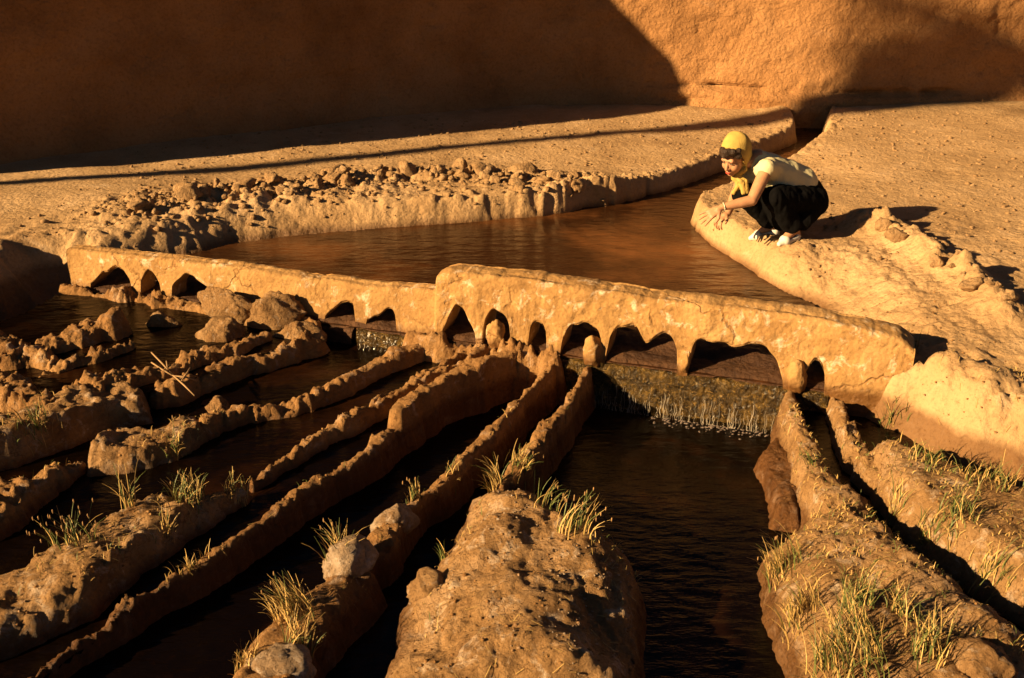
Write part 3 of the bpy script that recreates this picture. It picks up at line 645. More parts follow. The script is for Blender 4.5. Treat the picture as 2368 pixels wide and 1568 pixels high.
mound('mud_mound', 'big pale crusted mud mound in the bottom centre', [(1095, 1140), (1150, 1112), (1230, 1128), (1310, 1185), (1400, 1245), (1455, 1285), (1475, 1345), (1470, 1450), (1462, 1640), (840, 1680), (925, 1460), (935, 1375), (985, 1315), (1015, 1275), (1060, 1200)], -0.02, 0.26, seed=21, hump=0.12, rough=0.022, tiltx=0.06)
mound('mud_mound', 'grassy mud mound filling the bottom right corner', [(1775, 1260), (1830, 1225), (1900, 1140), (1965, 1150), (2050, 1232), (2150, 1310), (2290, 1400), (2420, 1490), (2460, 1750), (1880, 1690), (1850, 1490), (1805, 1390)], 0.02, 0.26, seed=22, hump=0.08, rough=0.026)
mound('mud_mound', 'salt-streaked mud mound at the right edge below the bank', [(1985, 1040), (2050, 1032), (2160, 1075), (2330, 1118), (2500, 1160), (2560, 1480), (2290, 1330), (2200, 1275), (2100, 1185), (2030, 1120)], 0.05, 0.12, seed=23, hump=0.05, z_out=-0.03)
mound('mud_slab', 'wide sloping mud slab at the left edge near the bottom', [(-120, 1360), (0, 1318), (60, 1296), (190, 1236), (325, 1166), (450, 1152), (560, 1124), (592, 1122), (500, 1186), (440, 1216), (330, 1290), (210, 1385), (100, 1425), (-120, 1520)], -0.07, 0.09, seed=24, cat='slab', tiltx=0.03, hump=0.08, rough=0.035)
mound('mud_mound', 'grass-grown mud mound at the bottom edge left of centre', [(845, 1265), (870, 1330), (800, 1400), (722, 1480), (720, 1640), (470, 1660), (560, 1480), (640, 1400), (735, 1345), (770, 1285)], -0.08, 0.09, seed=25, mat=M_RIDGE)
mound('mud_slab', 'flat-topped mud slab at the left edge above the grass tufts', [(-60, 985), (0, 968), (130, 928), (230, 898), (340, 898), (350, 938), (250, 958), (130, 1000), (60, 1022), (-60, 1050)], 0.02, 0.06, seed=26, cat='slab', hump=0.08, rough=0.035, z_out=-0.04)
mound('mud_slab', 'wedge-shaped mud slab with whitish right end below the upright stone', [(190, 1056), (250, 1008), (380, 988), (470, 958), (482, 1000), (400, 1042), (300, 1070), (200, 1078)], -0.05, 0.06, seed=27, cat='slab', hump=0.08, rough=0.035)
mound('mud_slab', 'small mud shelf standing in the water left of the upright ridge', [(1758, 1062), (1790, 1020), (1835, 1015), (1850, 1070), (1860, 1150), (1845, 1200), (1800, 1195), (1785, 1110)], -0.15, 0.07, seed=28, cat='slab', mat=M_RIDGE, hump=0.02, z_out=-0.2)
ridge('low ragged line of mud crumbs below the fallen stones', [(735, 778, -0.005, 0.036), (640, 805, -0.015, 0.040), (560, 826, -0.025, 0.040), (480, 856, -0.025, 0.043), (420, 880, -0.025, 0.054), (360, 895, -0.035, 0.054)], seed=9, rough=0.035)
ridge('short low mud ridge ending in a knob at the upper left', [(95, 792, 0.025, 0.075), (140, 772, 0.045, 0.090), (190, 758, 0.055, 0.075), (230, 738, 0.085, 0.060), (262, 722, 0.125, 0.068)], seed=10, rough=0.03)
ridge('crumbly low mud ridge at the left edge below the shaded bank', [(-40, 770, 0.055, 0.112), (20, 800, 0.045, 0.131), (80, 812, 0.025, 0.094), (110, 830, 0.005, 0.075)], seed=11, rough=0.045)
ridge('broken crumbly mud ridge at the left edge, second below the shaded bank', [(-60, 870, 0.045, 0.119), (10, 880, 0.055, 0.119), (60, 905, 0.035, 0.085), (110, 930, 0.005, 0.051)], seed=13, rough=0.05)
ridge('broken mud ridge trailing down left from the pointed stone', [(610, 772, .02, .035), (540, 806, .02, .04), (460, 815, .03, .04), (410, 835, .02, .035), (350, 858, .0, .03)], seed=16, rough=0.04)
ridge('narrow mud ridge between the lit blunt stone and the left edge', [(300, 800, -.01, .03), (220, 820, .0, .04), (150, 835, .0, .035), (90, 860, -.01, .04)], seed=17, rough=0.045)
ridge('thin crumbling ridge with bare roots left of the dry twigs', [(480, 822, 0.000, 0.049), (380, 850, 0.010, 0.049), (300, 860, 0.030, 0.074), (220, 870, 0.040, 0.099), (185, 895, 0.020, 0.099)], seed=14, rough=0.04)
ridge('small mud hump at the left edge below the wedge-shaped slab', [(-40, 1150, -0.040, 0.114), (20, 1120, -0.040, 0.114), (55, 1115, -0.060, 0.076), (130, 1090, -0.100, 0.057), (180, 1078, -0.120, 0.038)], seed=15, rough=0.03)

# ---------------------------------------------------------------- stones
def stone(label, px, py, w, h, zc, ry, seed, mat=M_ROCK, rotz=0.0, tilt=0.0, name='stone', cuts=11, rough=0.28, group=None, fine=0.10):
    c = PW(px, py, zc); s = depth_scale(c); v, f = lump(c, (w / 2 / s, ry, h / 2 / s), seed, rough, cuts, rotz, tilt, fine)
    o = obj(name, v, f, mat); return tag(o, label, 'stone', group)
stone('low blunt stone standing in the water with brightly lit crumbly face, upper left', 375, 752, 112, 70, -.03, .07, 31, fine=0.10)
stone('long dark tilted slab of stone leaning against the weir, left of the others', 528, 715, 172, 100, .06, .07, 32, tilt=0.35, rotz=-0.3)
stone('largest rounded dark stone against the weir in the fallen group', 643, 735, 150, 120, .03, .09, 33, tilt=0.1)
stone('pointed pyramid-shaped stone in front of the fallen group', 515, 782, 108, 104, -.03, .08, 34, cuts=9)
stone('smooth lit stone nearest the first mossy trickle', 690, 778, 122, 90, -.02, .08, 35)
stone('upright stone standing on the end of the thick rounded ridge', 500, 948, 56, 70, -.13, .05, 36, cuts=4)
stone('whitish boulder lying across the knobbly ridge left of the central mound', 812, 1302, 122, 150, -.11, .12, 37, mat=M_PALE, cuts=9, rough=0.2, tilt=-0.25, fine=0.08)
stone('smaller pale rounded stone on the knobbly ridge above the whitish boulder', 915, 1205, 128, 80, -.12, .08, 38, mat=M_PALE, tilt=-0.55, cuts=8, rough=0.22, fine=0.08)
stone('angular wedge of mud below the whitish boulder', 768, 1412, 76, 92, -.18, .06, 39, cuts=7)
stone('white-crusted stone cut off by the bottom edge left of centre', 650, 1560, 160, 110, -.13, .12, 40, mat=M_PALE, cuts=4)
stone('lit square mud block at the edge of the central mound', 990, 1365, 110, 90, -.12, .09, 41, cuts=5)
stone('rust-coloured lump of mud in the bottom right corner', 2270, 1540, 150, 110, -.03, .12, 42, cuts=3)

# ---------------------------------------------------------------- dug-out clods along the banks
ICO2, ICO1 = ico(2), ico(1)
def clod(label, p, r, seed, group=None, flatz=0.8):
    rr = np.random.default_rng(seed)
    v, f = lump((p[0], p[1], p[2] + r * 0.05), (r * rr.uniform(0.8, 1.25), r * rr.uniform(0.8, 1.2), r * flatz), seed, 0.4, 13, rr.uniform(0, 6), rr.uniform(-0.4, 0.4), 0.16, src=ICO3)
    return tag(obj('mud_clod', v, f, M_CLOD), label, 'clod', group)
M_CLOD = mud_mat('bank_clod', (0.42, 0.24, 0.105), (0.52, 0.31, 0.145), (0.60, 0.38, 0.20), salt=(0.56, 0.42, 0.29), salt_amt=0.25, scale=7.0, bump=0.6, fine=60)
big = [('largest pale dug-out clod near the right end of the far clod heap', 1212, 392, .12), ('broad lumpy clod beside the long dark gap of the far heap', 945, 392, .13),
       ('peaked clod standing alone at the left end of the far heap', 560, 425, .11), ('rounded clod left of the peaked one on the far bank', 432, 432, .09),
       ('clod at the corner of the far bank where it turns into shade', 1330, 408, .085), ('split clod in the middle of the far heap', 1120, 392, .09)]
for i, (lb, x, y, r) in enumerate(big): clod(lb, hit(x, y + 8), r, 300 + i)
bd = resample(BERM_FAR, 0.02)
for i in range(74):
    q = bd[rng.integers(len(bd))] + rng.normal(0, 1, 2) * np.array([0.1, 0.17]); r = float(np.clip(rng.lognormal(-2.85, 0.4), 0.025, 0.11))
    clod('loose dry mud clod in the crumbled heap along the far bank', (q[0], q[1], float(ground_h(np.array([q[0]]), np.array([q[1]]))[0])), r, 400 + i, 'loose clods of the far heap')
bigr = [('tallest jagged clod on the right bank crest', 2045, 520, .08), ('flat clod jutting right from the bank crest beside the tallest one', 2080, 545, .085),
        ('small clod on the bank crest halfway down to the right edge', 2165, 600, .06), ('last clod of the bank crest before the right edge', 2250, 655, .075)]
for i, (lb, x, y, r) in enumerate(bigr): clod(lb, hit(x, y + 6), r, 520 + i)
bd = resample(BERM_R, 0.02)
for i in range(15):
    q = bd[rng.integers(len(bd) // 3, len(bd))] + rng.normal(0, 1, 2) * 0.06; r = rng.uniform(0.02, 0.045)
    clod('small crumbled clod on the crest of the right bank', (q[0], q[1], float(ground_h(np.array([q[0]]), np.array([q[1]]))[0])), r, 560 + i, 'small clods of the right bank crest')
def crumbs(name, label, pts, rlo, rhi, mat, cat, seed):
    rr = np.random.default_rng(seed); v0, f0 = ICO1; Vs = []; Fs = []
    for i, p in enumerate(pts):
        r = rlo + (rhi - rlo) * rr.random() ** 3; v = v0 * (1 + 0.25 * rr.normal(size=(len(v0), 1)).clip(-1, 1)) * np.array([r * rr.uniform(0.7, 1.4), r, r * 0.7]); Fs.append(f0 + len(v0) * i); Vs.append(v + np.array(p) + np.array([0, 0, r * 0.2]))
    return tag(obj(name, np.vstack(Vs), np.vstack(Fs), mat), label, cat, kind='stuff')
def scatter(n_, box, cond=None):
    X = rng.uniform(box[0], box[2], n_); Y = rng.uniform(box[1], box[3], n_); H = surf(X, Y); m_ = np.ones(n_, bool) if cond is None else cond(X, Y, H)
    return np.stack([X, Y, H], 1)[m_]
pts = scatter(3800, (-3.6, 6.0, 5.0, 11.0), lambda X, Y, H: H > 0.08)
crumbs('pebbles', 'fine pebbles and crumbs strewn over the sandy banks', pts, 0.004, 0.02, M_CLOD, 'pebbles', 1)
t_ = rng.integers(len(resample(BERM_FAR, 0.02)), size=1100); bb = resample(BERM_FAR, 0.02)[t_] + rng.normal(0, 0.24, (1100, 2)) + np.array([0, -0.06]); hh = ground_h(bb[:, 0], bb[:, 1])
crumbs('crumbs', 'small crumbled mud lumps of the far heap', np.c_[bb, hh][hh > 0.02], 0.006, 0.036, M_CLOD, 'crumbs', 2)
pts = scatter(9000, (-3.4, 2.4, 2.6, 5.6), lambda X, Y, H: (H > -0.15))
crumbs('crumbs', 'little mud crumbs lying on the ridges and mounds', pts, 0.002, 0.009, M_RIDGE, 'crumbs', 3)

pts = scatter(2600, (-0.55, 2.6, 0.75, 4.2), lambda X, Y, H: (H > -0.14) & (fbm(X * 5, Y * 5, oct=3, seed=261) > 0.05))
crumbs('crumbs', 'whitish salt crumbs on the central mound', pts, 0.0015, 0.007, M_PALE, 'crumbs', 4)

# ---------------------------------------------------------------- the crouching person
def capsule(a, b, ra, rb, k=20, m=8):
    a = np.asarray(a, float); b = np.asarray(b, float); ax = b - a; L = np.linalg.norm(ax); ax = ax / (L + 1e-9)
    s = np.cross(ax, [0.3, 0.8, 0.52]); s /= np.linalg.norm(s); t = np.cross(ax, s); V = []
    for c, r, lo, hi in ((a, ra, -90, 0), (b, rb, 0, 90)):
        for i in range(m + 1):
            w = math.radians(lo + (hi - lo) * i / m); rr = max(r * math.cos(w), 1e-4)
            for j in range(k):
                q = 2 * math.pi * j / k; V.append(c + ax * r * math.sin(w) + rr * (math.cos(q) * s + math.sin(q) * t))
    n = 2 * (m + 1); F = [tuple(f) for f in grid_faces(n, k, wrap_v=True)]
    F += [tuple(range(k - 1, -1, -1)), tuple((n - 1) * k + j for j in range(k))]
    return V, F
def ellipsoid(c, axes, rad, src=None):
    v, f = src or ICO3; return list(np.asarray(c) + (v * np.asarray(rad)) @ np.asarray(axes)), [tuple(q) for q in f]
def blob(name, prims, mat, parent, voxel=0.006, smooth=4, post=None):
    V, F = join(prims); me = new_mesh('tmp', V, F); o = bpy.data.objects.new('tmp', me); SC.collection.objects.link(o)
    r = o.modifiers.new('r', 'REMESH'); r.mode = 'VOXEL'; r.voxel_size = voxel
    if smooth: sm = o.modifiers.new('s', 'SMOOTH'); sm.iterations = smooth; sm.factor = 0.5
    bpy.context.view_layer.update(); dg = bpy.context.evaluated_depsgraph_get()
    m2 = bpy.data.meshes.new_from_object(o.evaluated_get(dg)); bpy.data.objects.remove(o); m2.name = name
    n_ = len(m2.vertices); co = np.empty(n_ * 3, np.float32); m2.vertices.foreach_get('co', co); co = co.reshape(-1, 3).astype(float)
    if post is not None:
        nn = np.empty(n_ * 3, np.float32); m2.vertices.foreach_get('normal', nn); co = post(co, nn.reshape(-1, 3).astype(float))
    co = co - np.array(parent.location); m2.vertices.foreach_set('co', co.astype(np.float32).ravel())
    m2.polygons.foreach_set('use_smooth', np.ones(len(m2.polygons), bool)); m2.update()
    return link(name, m2, mat, parent)
def zpx(zx, zy): return (1950 + zx * 0.29561) * 0.77083, (350 + zy * 0.29561) * 0.77083
def J(zx, zy, yw): return PY(*zpx(zx, zy), yw)
def G(zx, zy): return hit(*zpx(zx, zy))
def skin_mat():
    m = plain('skin', (0.40, 0.20, 0.105), 0.55, 0.05, 200, 0.3, 0.12, 25); m.node_tree.nodes['Principled BSDF'].inputs['Subsurface Weight'].default_value = 0.08
    m.node_tree.nodes['Principled BSDF'].inputs['Subsurface Radius'].default_value = (0.02, 0.008, 0.004); return m
M_SKIN = skin_mat()
M_BLOUSE = plain('cream_cotton', (0.60, 0.52, 0.31), 0.9, 0.3, 300, 0.15, 0.04, 15)
M_SKIRT = plain('black_cloth', (0.0045, 0.004, 0.004), 0.95, 0.3, 400, 0.05, 0.3, 30)
M_SCARF = plain('yellow_silk', (0.42, 0.28, 0.07), 0.85, 0.3, 120, 0.25, 0.10, 18)
M_HAIR = plain('dark_hair', (0.035, 0.018, 0.010), 0.55, 1.0, 140, 0.35, 0.4, 60)
M_SHOE = plain('white_leather', (0.60, 0.56, 0.50), 0.5, 0.1, 100, 0.35, 0.03)
M_LIP = plain('lipstick', (0.42, 0.055, 0.035), 0.4)
M_EYE = plain('eye', (0.03, 0.018, 0.012), 0.35)
M_METAL = plain('bracelet_metal', (0.7, 0.62, 0.45), 0.3, spec=0.8)

heelL, toeL, heelR, toeR = G(1497, 1238), G(1312, 1312), G(1300, 1190), G(1022, 1252)
y0 = heelL[1]
person = empty('person', (heelL + heelR) / 2); 
tag(person, 'crouching person in yellow headscarf, cream blouse and black skirt reaching over the water', 'person')
UPV = np.array([0, 0, 1.0])
ankL = heelL + 0.22 * (toeL - heelL) + UPV * 0.085; ankR = heelR + 0.22 * (toeR - heelR) + UPV * 0.085
hipL, hipR = J(1640, 860, y0 + 0.10), J(1560, 840, y0 + 0.27)
kneL, kneR = J(1262, 815, y0 - 0.10), J(945, 790, y0 + 0.03)
neck = J(1075, 440, y0 + 0.06); waist = J(1470, 655, y0 + 0.14); chest = J(1200, 545, y0 + 0.08)
shL, shR = J(1185, 530, y0 - 0.06), J(985, 520, y0 + 0.19)
elL, wrL = J(1035, 850, y0 - 0.19), J(735, 918, y0 - 0.20)
elR, wrR = J(850, 830, y0 + 0.08), J(790, 985, y0 - 0.02)
hc = J(862, 405, y0 + 0.0)
hf = np.array([-0.66, -0.64, -0.40]); hf /= np.linalg.norm(hf)
hu = UPV - (UPV @ hf) * hf + np.array([0.05, 0, 0]); hu -= (hu @ hf) * hf; hu /= np.linalg.norm(hu)
hr = np.cross(hf, hu)
AX = np.stack([hr, hf, hu])
HS = 0.97
def hp(r, f, u): return hc + HS * (hr * r + hf * f + hu * u)
for nm, a, b in (('thighL', hipL, kneL), ('thighR', hipR, kneR), ('shinL', kneL, ankL), ('shinR', kneR, ankR), ('uarmL', shL, elL), ('farmL', elL, wrL), ('uarmR', shR, elR), ('farmR', elR, wrR), ('sh', shL, shR), ('torso', neck, waist), ('footL', heelL, toeL), ('footR', heelR, toeR)):
    print('LEN', nm, round(float(np.linalg.norm(a - b)), 3))
print('heel', heelL, heelR, toeL, toeR, 'hipz', hipL)
def hand(wr, palm_dir, side, curl_dir, tips=None, curl=0.25, s=1.0):
    """palm slab and five jointed fingers; palm_dir along the hand, side across it, curl_dir towards the palm side"""
    pd = palm_dir / np.linalg.norm(palm_dir); sd_ = side - (side @ pd) * pd; sd_ /= np.linalg.norm(sd_); cd = np.cross(pd, sd_); cd *= np.sign(cd @ curl_dir) or 1
    pr = [capsule(wr, wr + pd * 0.03 * s, 0.021, 0.024)]
    for k_ in (-0.028, -0.010, 0.010, 0.026): pr.append(capsule(wr + pd * 0.03 * s + sd_ * k_ * 0.7, wr + pd * 0.085 * s + sd_ * k_, 0.0135, 0.0125, 12, 5))
    for k_, L, sp in ((-0.030, 0.060, -0.30), (-0.010, 0.074, -0.10), (0.010, 0.080, 0.08), (0.028, 0.070, 0.26)):
        p0 = wr + pd * 0.085 * s + sd_ * k_; d = pd + sd_ * sp; d /= np.linalg.norm(d); a = 0.0
        for q, ll in enumerate((0.45, 0.32, 0.26)):
            a += curl; dd = d * math.cos(a) + cd * math.sin(a); p1 = p0 + dd * L * ll * s; pr.append(capsule(p0, p1, 0.0092 - 0.0008 * q, 0.0085 - 0.0008 * q, 10, 4)); p0 = p1
    t0 = wr + pd * 0.035 * s + sd_ * 0.022; t1 = t0 + (pd * 0.6 + sd_ * 0.8 + cd * 0.25) * 0.038 * s; t2 = t1 + (pd * 0.9 + sd_ * 0.35 + cd * 0.2) * 0.034 * s
    pr += [capsule(t0, t1, 0.0135, 0.0105, 10, 4), capsule(t1, t2, 0.0105, 0.008, 10, 4)]
    return pr
prims = [ellipsoid(hp(0, -0.012, 0.03), AX, (0.074, 0.092, 0.092)), ellipsoid(hp(0, 0.030, -0.030), AX, (0.060, 0.066, 0.084)),
         ellipsoid(hp(0, 0.070, -0.093), AX, (0.026, 0.022, 0.022)), ellipsoid(hp(0.034, 0.058, -0.036), AX, (0.030, 0.032, 0.034)), ellipsoid(hp(-0.034, 0.058, -0.036), AX, (0.030, 0.032, 0.034)),
         capsule(hp(0, 0.092, 0.004), hp(0, 0.113, -0.034), 0.008, 0.0115, 12, 5), ellipsoid(hp(0.011, 0.100, -0.038), AX, (0.010, 0.010, 0.008)), ellipsoid(hp(-0.011, 0.100, -0.038), AX, (0.010, 0.010, 0.008)),
         capsule(hp(-0.035, 0.082, 0.022), hp(0.035, 0.082, 0.022), 0.015, 0.015, 12, 5), ellipsoid(hp(0, 0.088, -0.066), AX, (0.024, 0.016, 0.018)),
         capsule(hp(0, -0.02, -0.06), neck, 0.047, 0.052),
         capsule(neck, chest, 0.075, 0.10), capsule(chest, waist, 0.10, 0.10), capsule(shL, shR, 0.055, 0.055), capsule(waist, (hipL + hipR) / 2, 0.11, 0.13),
         capsule(hipL, kneL, 0.08, 0.058), capsule(hipR, kneR, 0.08, 0.058), capsule(kneL, ankL, 0.055, 0.034), capsule(kneR, ankR, 0.055, 0.034),
         capsule(ankL, ankL + (toeL - heelL) * 0.5 - UPV * 0.05, 0.034, 0.028), capsule(ankR, ankR + (toeR - heelR) * 0.5 - UPV * 0.05, 0.034, 0.028),
         capsule(ankL, heelL + 0.1 * (toeL - heelL) + UPV * 0.035, 0.034, 0.030), capsule(ankR, heelR + 0.1 * (toeR - heelR) + UPV * 0.035, 0.034, 0.030),
         capsule(shL, (shL + elL) / 2, 0.047, 0.043), capsule((shL + elL) / 2, elL, 0.043, 0.036), capsule(elL, elL * 0.6 + wrL * 0.4, 0.037, 0.035), capsule(elL * 0.6 + wrL * 0.4, wrL, 0.035, 0.023),
         capsule(shR, elR, 0.045, 0.035), capsule(elR, wrR, 0.036, 0.023)]
tipL = J(455, 1085, y0 - 0.22)
prims += hand(wrL, tipL - wrL, np.array([0.25, -0.75, -0.6]), np.array([0, 0.3, -1.0]), curl=0.10, s=1.05)
prims += hand(wrR, J(715, 1040, y0 - 0.05) - wrR, np.array([0.3, -0.9, 0.0]), np.array([0.6, 0, -0.8]), curl=0.55, s=0.9)
body_o = blob('body', prims, M_SKIN, person, 0.0045, 3)
# blouse
def folds(amp, fx, fz):
    def post(co, nn):
        d = amp * fbm(co[:, 0] * fx, co[:, 1] * fx, co[:, 2] * fz, oct=3, seed=231); return co + nn * d[:, None]
    return post
bl = [capsule(neck + (chest - neck) * 0.10, chest, 0.082, 0.118), capsule(chest, waist, 0.118, 0.122), capsule(waist, waist + (waist - chest) * 0.16, 0.124, 0.126),
      capsule(shL + (shR - shL) * 0.02, shR + (shL - shR) * 0.02, 0.066, 0.066), capsule(shL, shL + (chest - shL) * 0.4, 0.064, 0.09), capsule(shR, chest, 0.066, 0.09),
      capsule(J(1130, 455, y0 + 0.10), J(1400, 570, y0 + 0.12), 0.070, 0.095), capsule(J(1290, 690, y0 + 0.05), J(1400, 680, y0 + 0.08), 0.075, 0.09),
      capsule(J(925, 640, y0 + 0.09), chest, 0.035, 0.07)]
blob('blouse', bl, M_BLOUSE, person, 0.006, 8, folds(0.010, 14, 9))
# skirt
hemL = kneL * 0.16 + ankL * 0.84; hemR = kneR * 0.16 + ankR * 0.84
sk = [capsule(hipL, kneL, 0.115, 0.080), capsule(hipR, kneR, 0.115, 0.076), capsule(hipL, hipR, 0.115, 0.115), capsule((hipL + hipR) / 2, waist + (waist - chest) * 0.2, 0.14, 0.112),
      capsule(kneL, hemL, 0.078, 0.072), capsule(kneR, hemR, 0.074, 0.066), capsule(hipL, hemL + np.array([0.07, 0.02, 0.02]), 0.11, 0.075), capsule((hipL + hipR) / 2, hemL + np.array([0.03, 0.08, 0.02]), 0.12, 0.07),
      capsule((kneL + kneR) / 2 + np.array([0.08, 0.04, -0.04]), (hemL + hemR) / 2, 0.05, 0.06), capsule(J(1640, 720, y0 + 0.20), J(1715, 880, y0 + 0.18), 0.06, 0.07), capsule(J(1715, 880, y0 + 0.16), J(1600, 1030, y0 + 0.08), 0.07, 0.06)]
skirt_o = blob('skirt', sk, M_SKIRT, person, 0.007, 5, folds(0.013, 20, 3))
# shoes: a low cut flat with pointed toe
for hl, to, nm in ((heelL, toeL, 'shoe'), (heelR, toeR, 'shoe')):
    d = to - hl; L = np.linalg.norm(d); d = d / L; sd_ = np.cross(d, UPV); sd_ /= np.linalg.norm(sd_)
    sh_ = [capsule(hl + d * 0.03 + UPV * 0.022, hl + d * 0.10 + UPV * 0.016, 0.040, 0.036), capsule(hl + d * 0.10 + UPV * 0.016, hl + d * L * 0.70 + UPV * 0.022, 0.036, 0.042), capsule(hl + d * L * 0.70 + UPV * 0.022, to + UPV * 0.014, 0.042, 0.018)]
    def low(co, nn, hl=hl, d=d, L=L):
        t = (co - hl) @ d / L; lim = hl[2] + (d[2] * t * L) + np.where(t < 0.2, 0.055, np.where(t < 0.62, 0.035, 0.06)); co[:, 2] = np.minimum(co[:, 2], lim); return co
    blob(nm, sh_, M_SHOE, person, 0.004, 2, low)
# hair, scarf
hpr = []
rr = np.random.default_rng(5)
for i in range(46):
    a = rr.uniform(-1.15, 1.15); e = rr.uniform(0.0, 0.055)
    hpr.append(ellipsoid(hp(0.072 * math.sin(a), 0.062 + 0.034 * math.cos(a) - 0.03 * abs(a) + rr.uniform(-.006, .014), 0.058 + e - 0.02 * abs(a)), AX, np.array([1, 1, 1]) * rr.uniform(0.013, 0.024), ICO2))
blob('hair', hpr, M_HAIR, person, 0.005, 1)
v, f = ICO4
loc = v * np.array([0.094, 0.112, 0.120]) + np.array([0, -0.020, 0.028])
loc[:, 1] -= 0.03 * np.clip(loc[:, 2], 0, 1) * 3 * (loc[:, 1] < 0)
loc *= (1 + 0.075 * fbm(loc[:, 0] * 14, (loc[:, 1] + 0.7 * loc[:, 2]) * 42, loc[:, 2] * 8 + 3, oct=3, seed=241))[:, None]
pk = np.exp(-((loc[:, 2] - 0.12) ** 2 + (loc[:, 1] + 0.03) ** 2) / 0.004); loc[:, 2] += 0.016 * pk; loc[:, 1] -= 0.012 * pk
low_ = np.clip((-0.02 - loc[:, 2]) / 0.07, 0, 1); loc[:, 1] -= 0.018 * low_ * (loc[:, 1] < 0.0)
keep = loc[:, 1] < 0.030 + 0.42 * loc[:, 2]
f2 = f[keep[f].all(1)]; used = np.unique(f2); mp = np.full(len(v), -1); mp[used] = np.arange(len(used))
sc = obj('headscarf', np.array([hp(*q) for q in loc[used]]), mp[f2], M_SCARF, person)
so = sc.modifiers.new('thickness', 'SOLIDIFY'); so.thickness = 0.006; so.offset = 1
kn = hp(0.0, 0.035, -0.135)
def strip(path, w0, w1, th=0.006):
    return [capsule(np.array(path[i]) + np.array([1, 0.3, 0]) * o_, np.array(path[i + 1]) + np.array([1, 0.3, 0]) * o_ * 1.2, w0 + (w1 - w0) * i / (len(path) - 1), w0 + (w1 - w0) * (i + 1) / (len(path) - 1), 10, 4) for i in range(len(path) - 1) for o_ in (-0.012, 0.012)]
tl = [capsule(hp(0.0, -0.055, -0.01), hp(0.0, -0.015, -0.105), 0.085, 0.058), capsule(hp(0.0, -0.06, 0.03), hp(0.0, -0.085, -0.09), 0.08, 0.045), capsule(hp(0.06, 0.0, -0.09), kn, 0.024, 0.02), capsule(hp(-0.06, 0.0, -0.09), kn, 0.024, 0.02), capsule(kn, kn + np.array([0, 0, -0.02]), 0.022, 0.02)]
tl += strip([kn, J(950, 660, y0 - 0.02), J(965, 770, y0 - 0.03)], 0.015, 0.018) + strip([kn, J(915, 690, y0 + 0.0), J(865, 770, y0 + 0.0)], 0.014, 0.016)
blob('scarf_knot', tl, M_SCARF, person, 0.005, 3, folds(0.006, 60, 12)).parent = sc
lp = [ellipsoid(hp(0.0, 0.103, -0.066), AX, (0.019, 0.006, 0.0045)), ellipsoid(hp(0.0, 0.102, -0.074), AX, (0.017, 0.007, 0.0055))]
blob('lips', lp, M_LIP, person, 0.0025, 1).parent = body_o
for s_ in (-1, 1):
    blob('eye', [ellipsoid(hp(0.031 * s_, 0.089, 0.000), AX, (0.014, 0.005, 0.0045), ICO2)], M_EYE, person, 0.002, 0).parent = body_o
    blob('eyebrow', [capsule(hp(0.017 * s_, 0.098, 0.019), hp(0.045 * s_, 0.086, 0.022), 0.0035, 0.0025, 8, 4)], M_HAIR, person, 0.002, 0).parent = body_o
bw_ = wrL + (elL - wrL) * 0.05; ad = (elL - wrL) / np.linalg.norm(elL - wrL); s1 = np.cross(ad, UPV); s1 /= np.linalg.norm(s1); s2 = np.cross(ad, s1)
ring = [bw_ + 0.027 * (math.cos(2 * math.pi * i / 24) * s1 + math.sin(2 * math.pi * i / 24) * s2) for i in range(25)]
V, F = tube(ring, [0.0028] * 25, 8); obj('bracelet', np.array(V), F, M_METAL, person)
V, F = join([ellipsoid(J(1715, 800, y0 + 0.05) + np.array(o_), np.eye(3), r_, ICO2) for o_, r_ in (((0, 0, 0), (.02, .012, .022)), ((0.012, 0, -.03), (.012, .01, .02)), ((-0.012, 0, .018), (.016, .01, .012)))])
obj('ribbon', np.array(V), F, M_BLOUSE, person).parent = skirt_o

# ---------------------------------------------------------------- grass
M_DRY = plain('dry_grass', (0.42, 0.27, 0.09), 0.6, spec=0.3, var=0.3, vscale=40)
M_GREEN = plain('green_grass', (0.10, 0.115, 0.03), 0.55, spec=0.3, var=0.35, vscale=40)
M_SEED = plain('seed_head', (0.30, 0.17, 0.07), 0.8, var=0.3, vscale=90)
def blade(p, d, h, w, bend, side, nseg=5):
    """a tapering, drooping strip: p root, d horizontal lean, h length"""
    V = []; q = np.array(p, float)
    for i in range(nseg + 1):
        t = i / nseg; ww = w * (1 - t ** 1.6) + 0.0006
        V += [q - side * ww, q + side * ww]
        a = bend * t; step = np.array([d[0] * math.sin(a + 0.1), d[1] * math.sin(a + 0.1), math.cos(a)]); q = q + step * h / nseg
    return V, [(2 * i, 2 * i + 1, 2 * i + 3, 2 * i + 2) for i in range(nseg)], (V[-1] + V[-2]) / 2
def grass_mesh(name, roots, hts, widths, leans, green, seeds, rr):
    V = []; F = []; mi = []
    for p, h, w, ln, g in zip(roots, hts, widths, leans, green):
        a = rr.uniform(0, 2 * math.pi); d = np.array([math.cos(a), math.sin(a)]) * rr.uniform(0.15, 1.0) + ln; d = d / max(np.linalg.norm(d), 0.3)
        sa = rr.uniform(0, math.pi); side = np.array([math.cos(sa), math.sin(sa), 0])
        v, f, tip = blade(p, d, h, w, rr.uniform(0.3, 1.9) + (0.7 if h < 0.045 else 0), side); o = len(V); V += v; F += [tuple(i + o for i in q) for q in f]; mi += [1 if g else 0] * len(f)
        if rr.random() < seeds and h > 0.08:
            sv, sf = lump(tip, (0.0032, 0.0032, 0.012), int(rr.integers(999)), 0.3, 0, src=ICO1); o = len(V); V += list(sv); F += [tuple(int(i) + o for i in q) for q in sf]; mi += [2] * len(sf)
    return V, F, mi
